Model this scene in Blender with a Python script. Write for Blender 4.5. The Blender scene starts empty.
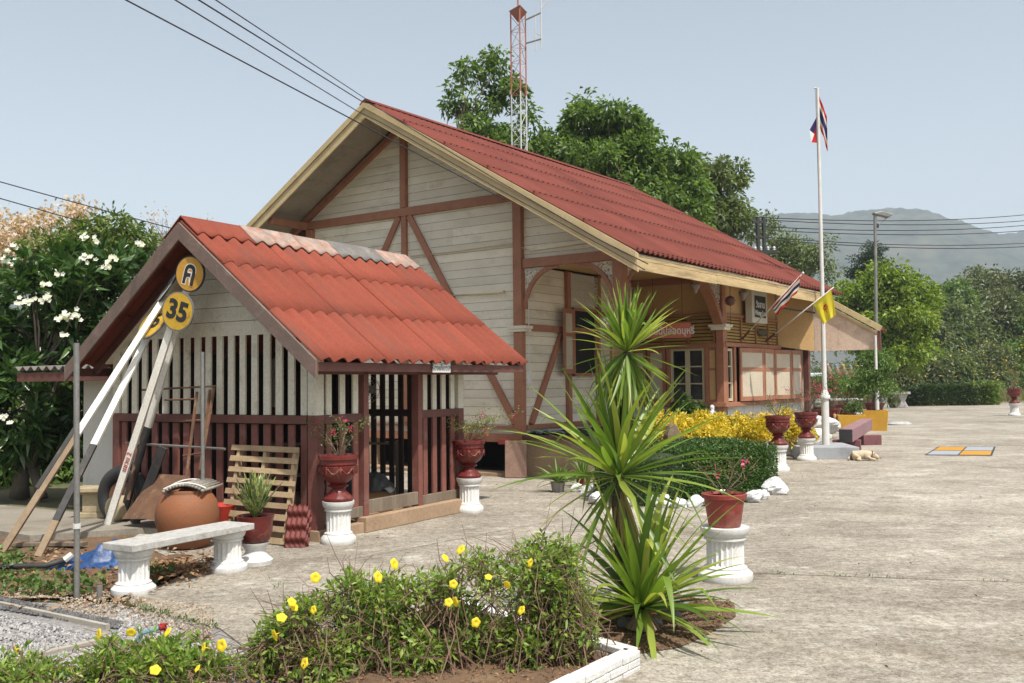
import bpy, math, random
import numpy as np
from mathutils import Vector, Matrix
random.seed(7); RNG = np.random.default_rng(11)
rad = math.radians; PI = math.pi
scene = bpy.context.scene
COL = scene.collection
# ------------------------------------------------------------------ camera
F, EYE, PIT, ROLL = 970.0, 1.75, rad(2.4), rad(0.6)
fw = Vector((0, math.cos(PIT), math.sin(PIT))); r0 = Vector((1, 0, 0)); u0 = r0.cross(fw)
RT = r0*math.cos(ROLL) - u0*math.sin(ROLL); UP = r0*math.sin(ROLL) + u0*math.cos(ROLL)
EYEP = Vector((0, 0, EYE))
cam = bpy.data.objects.new('camera', bpy.data.cameras.new('camera'))
COL.objects.link(cam); scene.camera = cam
cam.data.sensor_width = 36; cam.data.lens = F/1024*36; cam.data.clip_start = .05; cam.data.clip_end = 12000
mw = Matrix.Identity(4)
for i in range(3):
    mw[i][0] = RT[i]; mw[i][1] = UP[i]; mw[i][2] = -fw[i]; mw[i][3] = EYEP[i]
cam.matrix_world = mw
def ray(px, py): return fw + RT*((px-512)/F) + UP*((341.5-py)/F)
def at(px, py, z=0.0):
    d = ray(px, py); return EYEP + d*((z-EYE)/d.z)
def aty(px, py, y):
    d = ray(px, py); return EYEP + d*(y/d.y)
def atp(px, py, p0, n):
    d = ray(px, py); return EYEP + d*((p0-EYEP).dot(n)/d.dot(n))
# ------------------------------------------------------------------ materials
MATS = {}
def nodes(name):
    m = bpy.data.materials.new(name); m.use_nodes = True
    nt = m.node_tree; return m, nt, nt.nodes['Principled BSDF']
def N(nt, t, **kw):
    n = nt.nodes.new(t)
    for k, v in kw.items():
        if k in n.inputs: n.inputs[k].default_value = v
        else: setattr(n, k, v)
    return n
def ramp(nt, fac, stops):
    r = nt.nodes.new('ShaderNodeValToRGB'); cr = r.color_ramp
    while len(cr.elements) < len(stops): cr.elements.new(.5)
    for e, (p, c) in zip(cr.elements, stops):
        e.position = p; e.color = (*c, 1) if len(c) == 3 else c
    nt.links.new(fac, r.inputs[0]); return r.outputs[0]
def mixc(nt, fac, a, b, mode='MIX'):
    m = nt.nodes.new('ShaderNodeMix'); m.data_type = 'RGBA'; m.blend_type = mode
    for s, v in ((m.inputs['Factor'], fac), (m.inputs['A'], a), (m.inputs['B'], b)):
        if hasattr(v, 'links') or hasattr(v, 'is_output'): nt.links.new(v, s)
        elif isinstance(v, (int, float)): s.default_value = v
        else: s.default_value = (*v, 1)
    return m.outputs['Result']
def noise(nt, scale, detail=4, rough=.6, stretch=(1, 1, 1), coord='Object'):
    tc = nt.nodes.new('ShaderNodeTexCoord'); mp = nt.nodes.new('ShaderNodeMapping')
    mp.inputs['Scale'].default_value = stretch
    nt.links.new(tc.outputs[coord], mp.inputs[0])
    n = N(nt, 'ShaderNodeTexNoise', Scale=scale, Detail=detail, Roughness=rough)
    nt.links.new(mp.outputs[0], n.inputs['Vector']); return n.outputs['Fac']
def mat(name, c, c2=None, scale=3, rough=.75, bump=.15, bs=60, stretch=(1, 1, 1), dirt=None, dscale=1.2,
        dlo=.55, dhi=.75, damt=.7, island=0, metal=0, spec=.4, fine=.24):
    """base colour c..c2 by noise, fine grain, optional dirt patches with their own shape"""
    if name in MATS: return MATS[name]
    m, nt, p = nodes(name); L = nt.links
    c2 = c2 or tuple(x*.8 for x in c)
    col = ramp(nt, noise(nt, scale, 5, .6, stretch), [(.3, c), (.7, c2)])
    g = ramp(nt, noise(nt, bs, 3, .7, stretch), [(.25, (1-fine,)*3), (.75, (1+fine*.3,)*3)])
    col = mixc(nt, 1.0, col, g, 'MULTIPLY')
    if dirt:
        d = ramp(nt, noise(nt, dscale, 8, .7, stretch), [(dlo, (0, 0, 0)), (dhi, (damt,)*3)])
        col = mixc(nt, d, col, dirt)
    if island:
        gi = nt.nodes.new('ShaderNodeNewGeometry')
        v = ramp(nt, gi.outputs['Random Per Island'], [(0, (1-island,)*3), (1, (1+island*.5,)*3)])
        col = mixc(nt, 1.0, col, v, 'MULTIPLY')
    L.new(col, p.inputs['Base Color'])
    p.inputs['Roughness'].default_value = rough; p.inputs['Metallic'].default_value = metal
    p.inputs['Specular IOR Level'].default_value = spec
    if bump:
        b = N(nt, 'ShaderNodeBump', Strength=bump, Distance=.01); L.new(noise(nt, bs, 4, .7, stretch), b.inputs['Height'])
        L.new(b.outputs[0], p.inputs['Normal'])
    MATS[name] = m; return m
def leafmat(name, c1, c2, c3=None, trans=.35, rough=.45, spec=.4):
    """leaf colour differs leaf by leaf"""
    if name in MATS: return MATS[name]
    m, nt, p = nodes(name); L = nt.links
    gi = nt.nodes.new('ShaderNodeNewGeometry')
    st = [(0, c1), (.6, c2)] + ([(1, c3)] if c3 else [])
    col = ramp(nt, gi.outputs['Random Per Island'], st)
    L.new(col, p.inputs['Base Color']); p.inputs['Roughness'].default_value = rough
    p.inputs['Specular IOR Level'].default_value = spec
    t = nt.nodes.new('ShaderNodeBsdfTranslucent')
    warm = mixc(nt, 1.0, col, (1.15, 1.25, .6), 'MULTIPLY'); L.new(warm, t.inputs[0])
    mx = nt.nodes.new('ShaderNodeMixShader'); mx.inputs[0].default_value = trans
    L.new(p.outputs[0], mx.inputs[1]); L.new(t.outputs[0], mx.inputs[2])
    L.new(mx.outputs[0], nt.nodes['Material Output'].inputs[0])
    MATS[name] = m; return m
# ------------------------------------------------------------------ mesh builder
class MB:
    def __init__(s): s.v = []; s.f = []; s.m = []; s.mi = 0
    def add(s, vs, fs):
        b = len(s.v); s.v.extend([tuple(x) for x in vs])
        for f in fs: s.f.append(tuple(b+i for i in f)); s.m.append(s.mi)
        return s
    def box(s, x0, x1, y0, y1, z0, z1):
        vs = [(x, y, z) for z in (z0, z1) for y in (y0, y1) for x in (x0, x1)]
        return s.add(vs, [(0, 2, 3, 1), (4, 5, 7, 6), (0, 1, 5, 4), (2, 6, 7, 3), (0, 4, 6, 2), (1, 3, 7, 5)])
    def beam(s, p, q, w, h, up=(0, 0, 1)):
        p = Vector(p); q = Vector(q); d = (q-p).normalized(); up = Vector(up)
        if abs(d.dot(up)) > .99: up = Vector((0, 1, 0))
        a = d.cross(up).normalized(); b = a.cross(d)
        vs = [c + a*i*w/2 + b*j*h/2 for c in (p, q) for j in (-1, 1) for i in (-1, 1)]
        return s.add(vs, [(0, 1, 3, 2), (4, 6, 7, 5), (0, 4, 5, 1), (2, 3, 7, 6), (0, 2, 6, 4), (1, 5, 7, 3)])
    def tube(s, pts, r, n=8, cap=True):
        pts = [Vector(p) for p in pts]; k = len(pts)
        rs = list(r) if hasattr(r, '__len__') else [r]*k
        vs = []; ref = None
        for i, p in enumerate(pts):
            d = (pts[min(i+1, k-1)] - pts[max(i-1, 0)]).normalized()
            if ref is None: ref = d.orthogonal().normalized()
            a = (ref - d*ref.dot(d)).normalized(); ref = a; b = d.cross(a)
            for j in range(n):
                t = 2*PI*j/n; vs.append(p + (a*math.cos(t) + b*math.sin(t))*rs[i])
        fs = [(i*n+j, i*n+(j+1) % n, (i+1)*n+(j+1) % n, (i+1)*n+j) for i in range(k-1) for j in range(n)]
        if cap: fs += [tuple(range(n))[::-1], tuple((k-1)*n+j for j in range(n))]
        return s.add(vs, fs)
    def lathe(s, prof, n=32, c=(0, 0, 0), fl=None):
        """prof: (r, z) pairs; fl(i, angle) scales the radius of ring i"""
        vs = []; k = len(prof)
        for i, (r, z) in enumerate(prof):
            for j in range(n):
                t = 2*PI*j/n; rr = r*(fl(i, t, j) if fl else 1)
                vs.append((c[0]+rr*math.cos(t), c[1]+rr*math.sin(t), c[2]+z))
        fs = [(i*n+j, i*n+(j+1) % n, (i+1)*n+(j+1) % n, (i+1)*n+j) for i in range(k-1) for j in range(n)]
        fs += [tuple(range(n))[::-1], tuple((k-1)*n+j for j in range(n))]
        return s.add(vs, fs)
    def prism(s, pts, off):
        pts = [Vector(p) for p in pts]; off = Vector(off); n = len(pts)
        return s.add(pts + [p+off for p in pts], [tuple(range(n)), tuple(range(n, 2*n))[::-1]] + [(i, i+n, (i+1) % n+n, (i+1) % n) for i in range(n)])
    def grid(s, fn, nu, nv):
        vs = [fn(i/nu, j/nv) for j in range(nv+1) for i in range(nu+1)]
        return s.add(vs, [(j*(nu+1)+i, j*(nu+1)+i+1, (j+1)*(nu+1)+i+1, (j+1)*(nu+1)+i) for j in range(nv) for i in range(nu)])
    def ball(s, c, r, n=10, k=7, jit=0):
        c = Vector(c); r = Vector(r if hasattr(r, '__len__') else (r, r, r)); vs = []
        for i in range(k+1):
            ph = PI*i/k - PI/2
            for j in range(n):
                t = 2*PI*j/n; q = 1 + (random.uniform(-jit, jit) if jit else 0)
                vs.append((c.x+r.x*math.cos(ph)*math.cos(t)*q, c.y+r.y*math.cos(ph)*math.sin(t)*q, c.z+r.z*math.sin(ph)*q))
        return s.add(vs, [(i*n+j, i*n+(j+1) % n, (i+1)*n+(j+1) % n, (i+1)*n+j) for i in range(k) for j in range(n)])
    def build(s, name, m, parent=None, smooth=False, bevel=0, solid=0, loc=None, origin=False):
        me = bpy.data.meshes.new(name)
        vs = s.v; c = None
        if origin:
            a = np.array(s.v); c = Vector((*((a.min(0)+a.max(0))/2)[:2], a[:, 2].min())); vs = [tuple(Vector(p)-c) for p in s.v]
        me.from_pydata(vs, [], s.f)
        ms = m if isinstance(m, (list, tuple)) else [m]
        for x in ms: me.materials.append(x)
        if len(ms) > 1: me.polygons.foreach_set('material_index', s.m)
        me.validate(); me.update()
        if smooth: me.polygons.foreach_set('use_smooth', [True]*len(me.polygons))
        o = bpy.data.objects.new(name, me); COL.objects.link(o)
        if parent: o.parent = parent
        if c: o.location = c
        if loc is not None: o.location = loc
        if smooth == 'auto':
            me.polygons.foreach_set('use_smooth', [True]*len(me.polygons))
            me.set_sharp_from_angle(angle=rad(40))
        if solid:
            k = o.modifiers.new('solid', 'SOLIDIFY'); k.thickness = solid; k.offset = -1
        if bevel:
            k = o.modifiers.new('bevel', 'BEVEL'); k.width = bevel; k.segments = 2; k.limit_method = 'ANGLE'; k.angle_limit = rad(50)
        return o
def tag(o, label=None, cat=None, group=None, kind=None):
    if label: o['label'] = label
    if cat: o['category'] = cat
    if group: o['group'] = group
    if kind: o['kind'] = kind
    return o
def thing(name, label, cat, loc=(0, 0, 0), rz=0, group=None):
    o = bpy.data.objects.new(name, None); COL.objects.link(o)
    o.location = loc; o.rotation_euler = (0, 0, rz); o.empty_display_size = .1
    return tag(o, label, cat, group)
def struct(o): o['kind'] = 'structure'; return o
def copy_tree(o, parent=None):
    c = o.copy(); COL.objects.link(c); c.parent = parent
    for ch in [x for x in COL.objects if x.parent == o]: copy_tree(ch, c)
    return c
def dup(o, loc, rz=0, label=None, sc=None):
    c = copy_tree(o); c.location = loc; c.rotation_euler = (0, 0, rz)
    if label: c['label'] = label
    if sc: c.scale = (sc, sc, sc)
    return c
# ------------------------------------------------------------------ foliage
def unit(a): return a/np.maximum(np.linalg.norm(a, axis=1, keepdims=True), 1e-9)
def leaf_mesh(name, P, D, L, W, m, parent=None, droop=.15, flip=True, smooth=False, loc=None):
    """one folded four-point leaf (two faces) for each base P, direction D, length L, width W"""
    n = len(P); D = unit(D); rv = unit(RNG.normal(size=(n, 3)) + np.array([0, 0, 1.2]))
    S = unit(np.cross(D, rv)); Nn = np.cross(S, D)
    L = np.broadcast_to(np.asarray(L, float), (n,))[:, None]; W = np.broadcast_to(np.asarray(W, float), (n,))[:, None]
    mid = P + D*L*.45 + Nn*W*.0; tip = P + D*L - np.array([0, 0, 1])*L*droop
    a = mid + S*W*.5 + Nn*W*.18; b = mid - S*W*.5 + Nn*W*.18
    V = np.stack([P, a, tip, b], 1).reshape(-1, 3)
    me = bpy.data.meshes.new(name); me.vertices.add(4*n); me.vertices.foreach_set('co', V.ravel())
    base = np.arange(n)[:, None]*4; T = np.concatenate([base+np.array([[0, 1, 2]]), base+np.array([[0, 2, 3]])], 1).reshape(-1)
    me.loops.add(6*n); me.loops.foreach_set('vertex_index', T.astype(np.int32))
    me.polygons.add(2*n); me.polygons.foreach_set('loop_start', np.arange(0, 6*n, 3, dtype=np.int32))
    me.update(); me.validate(); me.materials.append(m)
    o = bpy.data.objects.new(name, me); COL.objects.link(o)
    if parent: o.parent = parent
    if loc is not None: o.location = loc
    return o
def clump_points(lobes, clumps, per, cr, shell=.55, flat=.8, seed=0):
    """clumps of leaves inside a union of ellipsoids; returns leaf points, outward directions and clump centres"""
    vol = np.array([l[3]*l[4]*l[5] for l in lobes]); k = RNG.choice(len(lobes), size=clumps, p=vol/vol.sum())
    Lb = np.array(lobes)[k]; q = unit(RNG.normal(size=(clumps, 3)))*(RNG.random((clumps, 1))**.42)
    C = Lb[:, :3] + q*Lb[:, 3:6]
    r = cr*RNG.uniform(.6, 1.35, size=(clumps, 1))
    idx = np.repeat(np.arange(clumps), per)
    d = unit(RNG.normal(size=(len(idx), 3))); rr = RNG.uniform(shell, 1, size=(len(idx), 1))
    P = C[idx] + d*rr*r[idx]*np.array([1, 1, flat])
    D = d + RNG.normal(size=d.shape)*.6 + np.array([0, 0, -.1])
    return P, D, C
def px_lobes(lst, Y, depth=1.0):
    """(px, py, rpx[, rpy]) outlines at distance Y -> ellipsoids with real depth"""
    out = []
    for t in lst:
        px, py, rx = t[:3]; ry = t[3] if len(t) > 3 else rx
        y = Y + (t[4] if len(t) > 4 else random.uniform(-.3, .3)*rx*Y/F)
        c = aty(px, py, y); s = y/F
        out.append((c.x, c.y, c.z, rx*s, rx*s*depth, ry*s))
    return out
def branches(mb, base, C, r, n=6, lift=.45, wob=.12):
    """trunk base -> limbs -> clump centres"""
    base = Vector(base); C = [Vector(c) for c in C]
    top = sum(C, Vector())/len(C)
    fork = base.lerp(top, lift); fork.x = base.x*.6+top.x*.4; fork.y = base.y*.6+top.y*.4
    h = (fork-base).length
    pts = [base, base.lerp(fork, .35)+Vector((random.uniform(-1, 1), random.uniform(-1, 1), 0))*wob*h*.3, fork]
    mb.tube(pts, [r, r*.82, r*.66], 10)
    lim = []
    rest = C[:]; random.shuffle(rest)
    seeds = rest[:n]
    for s in seeds:
        e = fork.lerp(s, .55)+Vector((random.uniform(-1, 1), random.uniform(-1, 1), random.uniform(-.3, .6)))*wob*(s-fork).length
        mb.tube([fork, fork.lerp(e, .5)+Vector((0, 0, .06*(s-fork).length)), e], [r*.5, r*.38, r*.26], 7); lim.append(e)
    for c in rest:
        e = min(lim, key=lambda q: (q-c).length)
        mid = e.lerp(c, .5)+Vector((random.uniform(-1, 1), random.uniform(-1, 1), random.uniform(-.5, 1)))*wob*(c-e).length
        mb.tube([e, mid, c], [r*.17, r*.1, r*.04], 5, cap=False)
BARK = mat('bark', (.16, .12, .085), (.09, .065, .045), 6, .9, .6, 30, (1, 1, .3))
def tree(name, label, cat, base, lobes, leaf, clumps, per, cr, ll, lw, r=.2, nb=26, limbs=6, group=None, bark=None, lift=.45, shell=.5, flat=.8, droop=.2):
    base = Vector(base); t = thing(name, label, cat, base, 0, group)
    loc = [(l[0]-base.x, l[1]-base.y, l[2]-base.z, *l[3:]) for l in lobes]
    P, D, C = clump_points(loc, clumps, per, cr, shell, flat)
    leaf_mesh('crown', P, D, RNG.uniform(.7, 1.3, len(P))*ll, RNG.uniform(.7, 1.2, len(P))*lw, leaf, t, droop)
    mb = MB(); cc = [C[i] for i in RNG.choice(len(C), size=min(nb, len(C)), replace=False)]
    branches(mb, (0, 0, 0), cc, r, limbs, lift); mb.build('trunk', bark or BARK, t, smooth=True)
    return t
# ------------------------------------------------------------------ light and sky
SUN = Vector((.50*math.cos(rad(61)), -.866*math.cos(rad(61)), math.sin(rad(61))))
w = bpy.data.worlds.new('World'); scene.world = w; w.use_nodes = True
nt = w.node_tree; sky = nt.nodes.new('ShaderNodeTexSky'); sky.sky_type = 'NISHITA'; sky.sun_disc = False
sky.sun_elevation = rad(61); sky.sun_rotation = math.atan2(SUN.x, SUN.y)
sky.air_density = 1.0; sky.dust_density = 2.5; sky.ozone_density = 1.0; sky.altitude = 100
hs = N(nt, 'ShaderNodeHueSaturation', Saturation=.47, Value=1.0)
nt.links.new(sky.outputs[0], hs.inputs['Color']); nt.links.new(mixc(nt, 1.0, hs.outputs[0], (.985, 1.01, .97), 'MULTIPLY'), nt.nodes['Background'].inputs[0])
nt.nodes['Background'].inputs[1].default_value = .14
sl = bpy.data.lights.new('sun', 'SUN'); sl.energy = 4.3; sl.angle = rad(.8); sl.color = (1, .955, .88)
so = bpy.data.objects.new('sun', sl); COL.objects.link(so); so.rotation_euler = SUN.to_track_quat('Z', 'Y').to_euler()
scene.view_settings.view_transform = 'Standard'; scene.view_settings.look = 'None'
scene.view_settings.exposure = 0.47; scene.view_settings.gamma = 1
scene.cycles.max_bounces = 6; scene.cycles.transparent_max_bounces = 12; scene.cycles.volume_bounces = 0
# ------------------------------------------------------------------ ground
def sheet(name, pts, z, m, thick=0, kind='structure'):
    mb = MB(); P = [(p[0], p[1], z) for p in pts]
    if thick: mb.prism(P, (0, 0, -thick))
    else: mb.add(P, [tuple(range(len(P)))])
    o = mb.build(name, m); o['kind'] = kind
    me = o.data
    return o
m_dry = mat('dry_grass_ground', (.15, .13, .07), (.09, .10, .045), .4, .95, .5, 12, dirt=(.22, .17, .10), dscale=.15)
g = MB(); g.box(-3000, 3500, -60, 4200, -1.0, -.05); struct(g.build('ground', m_dry))
m, nt, p = nodes('concrete_pavement'); L = nt.links
big = ramp(nt, noise(nt, .22, 9, .68), [(.34, (.215, .188, .150)), (.5, (.305, .272, .225)), (.66, (.39, .355, .30))])
sp = ramp(nt, noise(nt, 1.5, 10, .78, (.85, 1, 1)), [(.36, (.68, .655, .63)), (.5, (.96,)*3), (.66, (1.16, 1.15, 1.13))])
gr = ramp(nt, noise(nt, 45, 6, .85), [(.36, (.45,)*3), (.5, (.97,)*3), (.64, (1.4,)*3)])
sc_ = ramp(nt, noise(nt, .8, 9, .78, (.42, 1.0, 1)), [(.55, (0, 0, 0)), (.72, (.75,)*3)])
st = ramp(nt, noise(nt, .5, 8, .7), [(.57, (0, 0, 0)), (.66, (.6,)*3)])
c = mixc(nt, 1, mixc(nt, 1, big, sp, 'MULTIPLY'), gr, 'MULTIPLY')
c = mixc(nt, sc_, c, (.52, .48, .42)); c = mixc(nt, st, c, (.155, .125, .09)); spk = ramp(nt, noise(nt, 13, 8, .85), [(.40, (.60, .57, .53)), (.5, (1, 1, 1)), (.60, (1.3, 1.3, 1.28))]); c = mixc(nt, 1, c, spk, 'MULTIPLY'); wp = ramp(nt, noise(nt, 1.9, 10, .82, (.7, 1, 1)), [(.56, (0, 0, 0)), (.64, (.7,)*3)]); c = mixc(nt, wp, c, (.56, .53, .47))
L.new(c, p.inputs['Base Color']); p.inputs['Roughness'].default_value = .9; p.inputs['Specular IOR Level'].default_value = .25
b = N(nt, 'ShaderNodeBump', Strength=.55, Distance=.012); L.new(noise(nt, 38, 9, .85), b.inputs['Height']); L.new(b.outputs[0], p.inputs['Normal'])
m_conc = m
q = lambda x, y: tuple(at(x, y))
plaza = [q(124, 603), q(220, 628), q(262, 660), q(300, 790), (-.6, -6), (40, -6), (75, 20), (75, 60.5), (21, 60.5), (17, 60.5), (12, 46), (4, 45), (-9, 24), (-4.9, 16), (-4.4, 11.2), (-3.35, 9.75), q(215, 560)]
# cut the slab into panels so the joints are real gaps
sheet('plaza', plaza, 0, m_conc, .04)
hp0, hp1 = at(987, 406), at(1060, 406)
f0, f1 = at(1018, 387.5), at(1060, 387.5)
sheet('path', [(hp0.x, 60.5), (hp1.x+4, 60.5), (f1.x, f1.y), (f0.x, f0.y)], -.004, m_conc)
# construction joints and cracks in the slab
m_joint = mat('joint_dirt', (.10, .085, .065), (.16, .14, .11), 8, .95, .3)
mb = MB()
def strip(mb, pts, w, z=.003):
    for a, b_ in zip(pts[:-1], pts[1:]):
        a = Vector((a[0], a[1], z)); b_ = Vector((b_[0], b_[1], z)); s = (b_-a).cross(Vector((0, 0, 1))).normalized()*w/2
        mb.add([a-s, b_-s, b_+s, a+s], [(0, 1, 2, 3)])
def wob(a, b_, n, j):
    a = Vector(a); b_ = Vector(b_)
    return [a.lerp(b_, i/n)+Vector((random.uniform(-j, j), random.uniform(-j, j), 0))*(0 < i < n) for i in range(n+1)]
strip(mb, wob(at(745, 573), at(1060, 584), 40, .006), .012)
strip(mb, wob(at(790, 520), at(1060, 528), 40, .006), .009, .0031)
strip(mb, wob(at(350, 560), at(560, 520), 50, .012), .009, .0033)
strip(mb, wob(at(290, 610), at(420, 575), 30, .02), .007, .0034)
tag(mb.build('pavement_joint', m_joint), kind='structure')
# raised slab on the left, soil with weeds, gravel strip and kerbs
m_slab = mat('old_slab', (.30, .27, .22), (.21, .18, .14), 1.2, .95, .6, 30, dirt=(.12, .10, .07), dscale=1.5)
SH = Vector((-2.21, 10.92, 0)); ub = Vector((math.cos(rad(31)), -math.sin(rad(31)), 0)); vb = Vector((math.sin(rad(31)), math.cos(rad(31)), 0))
def shp(a, b_): p = SH+ub*a+vb*b_; return (p.x, p.y)
sheet('old_slab', [shp(-7.2, -1.25), shp(-2.9, -1.55), shp(-2.2, -.55), shp(-1.2, -.45), shp(-1.2, -.02), shp(-7.2, -.02)], .07, m_slab, .1)
m_soil = mat('soil', (.17, .10, .055), (.10, .06, .035), 3, .95, .9, 25, dirt=(.26, .18, .11), dscale=4)
def bumpy(name, pts, z, m, amp=.03, res=60):
    xs = [p[0] for p in pts]; ys = [p[1] for p in pts]; x0, x1, y0, y1 = min(xs), max(xs), min(ys), max(ys)
    def ins(x, y):
        c = False; n = len(pts)
        for i in range(n):
            a, b_ = pts[i], pts[i-1]
            if (a[1] > y) != (b_[1] > y) and x < (b_[0]-a[0])*(y-a[1])/(b_[1]-a[1])+a[0]: c = not c
        return c
    from mathutils import noise as mn
    mb = MB(); idx = {}
    for j in range(res+1):
        for i in range(res+1):
            x = x0+(x1-x0)*i/res; y = y0+(y1-y0)*j/res
            if ins(x, y):
                idx[i, j] = len(mb.v); mb.v.append((x, y, z+amp*(mn.noise((x*4, y*4, 3))+.5*mn.noise((x*14, y*14, 3)))))
    for j in range(res):
        for i in range(res):
            k = [(i, j), (i+1, j), (i+1, j+1), (i, j+1)]
            if all(a in idx for a in k): mb.f.append(tuple(idx[a] for a in k)); mb.m.append(0)
    o = mb.build(name, m, smooth=True); o['kind'] = 'structure'; return o
bumpy('soil', [(-12, 6.9), q(-40, 592), q(124, 600), q(215, 560), (-3.2, 9.9), (-4.2, 11.4), (-12, 15)], .0, m_soil, .03, 90)
m_grav = mat('gravel', (.36, .34, .32), (.18, .17, .165), 22, .9, 1.0, 60, fine=.4)
sheet('gravel_bed', [q(-90, 598), q(124, 603), q(220, 628), q(262, 660), q(300, 790), q(-300, 790)], -.012, m_grav)
m_stone = mat('gravel_stones', (.44, .42, .40), (.26, .25, .245), 10, .85, .3, 40, island=.45)
m_stoned = mat('dark_gravel_stones', (.16, .155, .155), (.09, .09, .09), 10, .85, .3, 40, island=.4)
m_stonet = mat('tan_gravel_stones', (.46, .38, .29), (.30, .22, .15), 10, .85, .3, 40, island=.45)
oct_v = [(1, 0, 0), (-1, 0, 0), (0, 1, 0), (0, -1, 0), (0, 0, 1), (0, 0, -1)]
oct_f = [(0, 2, 4), (2, 1, 4), (1, 3, 4), (3, 0, 4), (2, 0, 5), (1, 2, 5), (3, 1, 5), (0, 3, 5)]
def stones(name, n, fpx, m, s0=.008, s1=.02):
    mb = MB()
    for _ in range(n):
        x, y = fpx(); p = at(x, y, 0); s = random.uniform(s0, s1); a = random.uniform(0, PI)
        e = Matrix.Rotation(a, 3, 'Z') @ Matrix.Rotation(random.uniform(0, PI), 3, 'X')
        k = Vector((s*random.uniform(.6, 1.3), s*random.uniform(.6, 1.2), s*random.uniform(.4, .8)))
        mb.add([p + e @ Vector((v[0]*k.x, v[1]*k.y, v[2]*k.z)) + Vector((0, 0, .002)) for v in oct_v], oct_f)
    o = mb.build(name, m); o['kind'] = 'stuff'; return o
def f1():
    while True:
        x = random.uniform(-20, 260); y = random.uniform(606, 690)
        if x < 118 and y < 600+.22*x+14: continue
        if x > 120 and y < 606+(x-120)*.35+4: continue
        if x > 220 and y < 628+(x-220)*1.0: continue
        return x, y
tag(stones('gravel', 11000, f1, m_stone))
def f2():
    x = random.uniform(-20, 122); return x, 597+.21*x+random.uniform(0, 12)*(1-.004*x)
tag(stones('dark_gravel', 2600, f2, m_stoned))
def f3():
    x = random.uniform(-10, 215); lo = 590+max(0, x-100)*.15
    return x, random.uniform(max(lo, 592), 600+.2*x) if x > 60 else random.uniform(588, 598)
tag(stones('tan_gravel', 2600, f3, m_stonet, .006, .016))
m_kerb = mat('kerb', (.42, .38, .32), (.30, .27, .22), 3, .9, .4)
mb = MB(); a = at(-60, 592); b_ = at(108, 628); mb.beam((a.x, a.y, 0), (b_.x, b_.y, 0), .035, .05); struct(mb.build('kerb_edging', m_kerb))
mb = MB(); a = at(-60, 681); b_ = at(112, 640); mb.beam((a.x, a.y, 0), (b_.x, b_.y, 0), .06, .06); struct(mb.build('kerb_edging', m_kerb))
# ------------------------------------------------------------------ hills
m_hill = mat('hill_forest', (.07, .085, .04), (.03, .042, .022), .02, 1, 0, .06, fine=.9, dirt=(.10, .085, .05), dscale=.012, dlo=.5, dhi=.64)
from mathutils import noise as mn
def hill(name, Yc, depth, prof, x0, x1, n=150, amp=8, mt=m_hill):
    """prof: (pixel x, pixel y) skyline at distance Yc"""
    pts = [aty(px, py, Yc) for px, py in prof]
    def h(x):
        if x <= pts[0].x: return pts[0].z
        for a, b2 in zip(pts[:-1], pts[1:]):
            if a.x <= x <= b2.x:
                t = (x-a.x)/(b2.x-a.x); t = t*t*(3-2*t); return a.z+(b2.z-a.z)*t
        return pts[-1].z
    def fn(a, b2):
        x = x0+(x1-x0)*a; y = Yc-depth+2*depth*b2
        s = math.cos((b2-.5)*PI)**.8 if 0 < b2 < 1 else 0
        z = h(x)*s + s*amp*(mn.noise((x*.008, y*.008, 1))*1.2+mn.noise((x*.03, y*.03, 2))*.8+mn.noise((x*.07, y*.07, 3))*.7)
        return (x + 30*mn.noise((x*.003, y*.003, 9)), y, z-2)
    mb = MB(); mb.grid(fn, n, 110); struct(mb.build(name, mt, smooth=True))
hill('hills', 1900, 600, [(200, 236), (420, 226), (560, 232), (700, 222), (770, 218), (820, 222), (862, 215), (893, 216), (912, 219), (935, 230), (955, 240), (975, 243), (1000, 236), (1030, 230), (1100, 216), (1250, 220), (1500, 260)], -1500, 2600, 420, 9)
# ------------------------------------------------------------------ haze
m = bpy.data.materials.new('haze'); m.use_nodes = True; nt = m.node_tree; nt.nodes.remove(nt.nodes['Principled BSDF'])
pv = N(nt, 'ShaderNodeVolumePrincipled', Density=.00033, Anisotropy=.0); pv.inputs['Color'].default_value = (.74, .84, .98, 1)
nt.links.new(pv.outputs[0], nt.nodes['Material Output'].inputs['Volume'])
mb = MB(); mb.box(-3100, 3600, -100, 4300, -2.2, 330); o = mb.build('haze', m); o['kind'] = 'stuff'
# ------------------------------------------------------------------ shared paints
m_white = mat('white_paint', (.66, .65, .62), (.56, .55, .52), 4, .6, .2, 70, dirt=(.42, .38, .32), dscale=3, dlo=.6, dhi=.8, damt=.55)
m_redwood = mat('red_brown_paint', (.40, .175, .10), (.31, .13, .075), 4, .6, .25, 50, (1, 1, 1), dirt=(.12, .06, .04), dscale=4, dlo=.6, dhi=.8)
m_maroon = mat('maroon_wood_paint', (.165, .06, .045), (.10, .038, .03), 5, .6, .3, 50, dirt=(.20, .13, .10), dscale=5, dlo=.62, dhi=.78)
m_board = mat('weathered_white_boards', (.86, .775, .64), (.73, .645, .51), 1.3, .85, .35, 40, (1, 1, 2.5), dirt=(.30, .26, .20), dscale=1.0, dlo=.54, dhi=.74, damt=.6, island=.12)
m_cream = mat('cream_fascia', (.62, .48, .27), (.50, .37, .19), 2.5, .75, .3, 40, dirt=(.26, .18, .10), dscale=3, dlo=.58, dhi=.75)
m_ochre = mat('ochre_panel', (.60, .385, .175), (.51, .32, .145), 1.5, .8, .1, 40)
m_pink = mat('pale_pink_board', (.74, .56, .44), (.66, .49, .385), 2, .8, .2, 30, dirt=(.40, .29, .22), dscale=2)
m_cpanel = mat('cream_panel', (.56, .49, .38), (.49, .42, .32), 3, .7, .1, 40)
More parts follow.
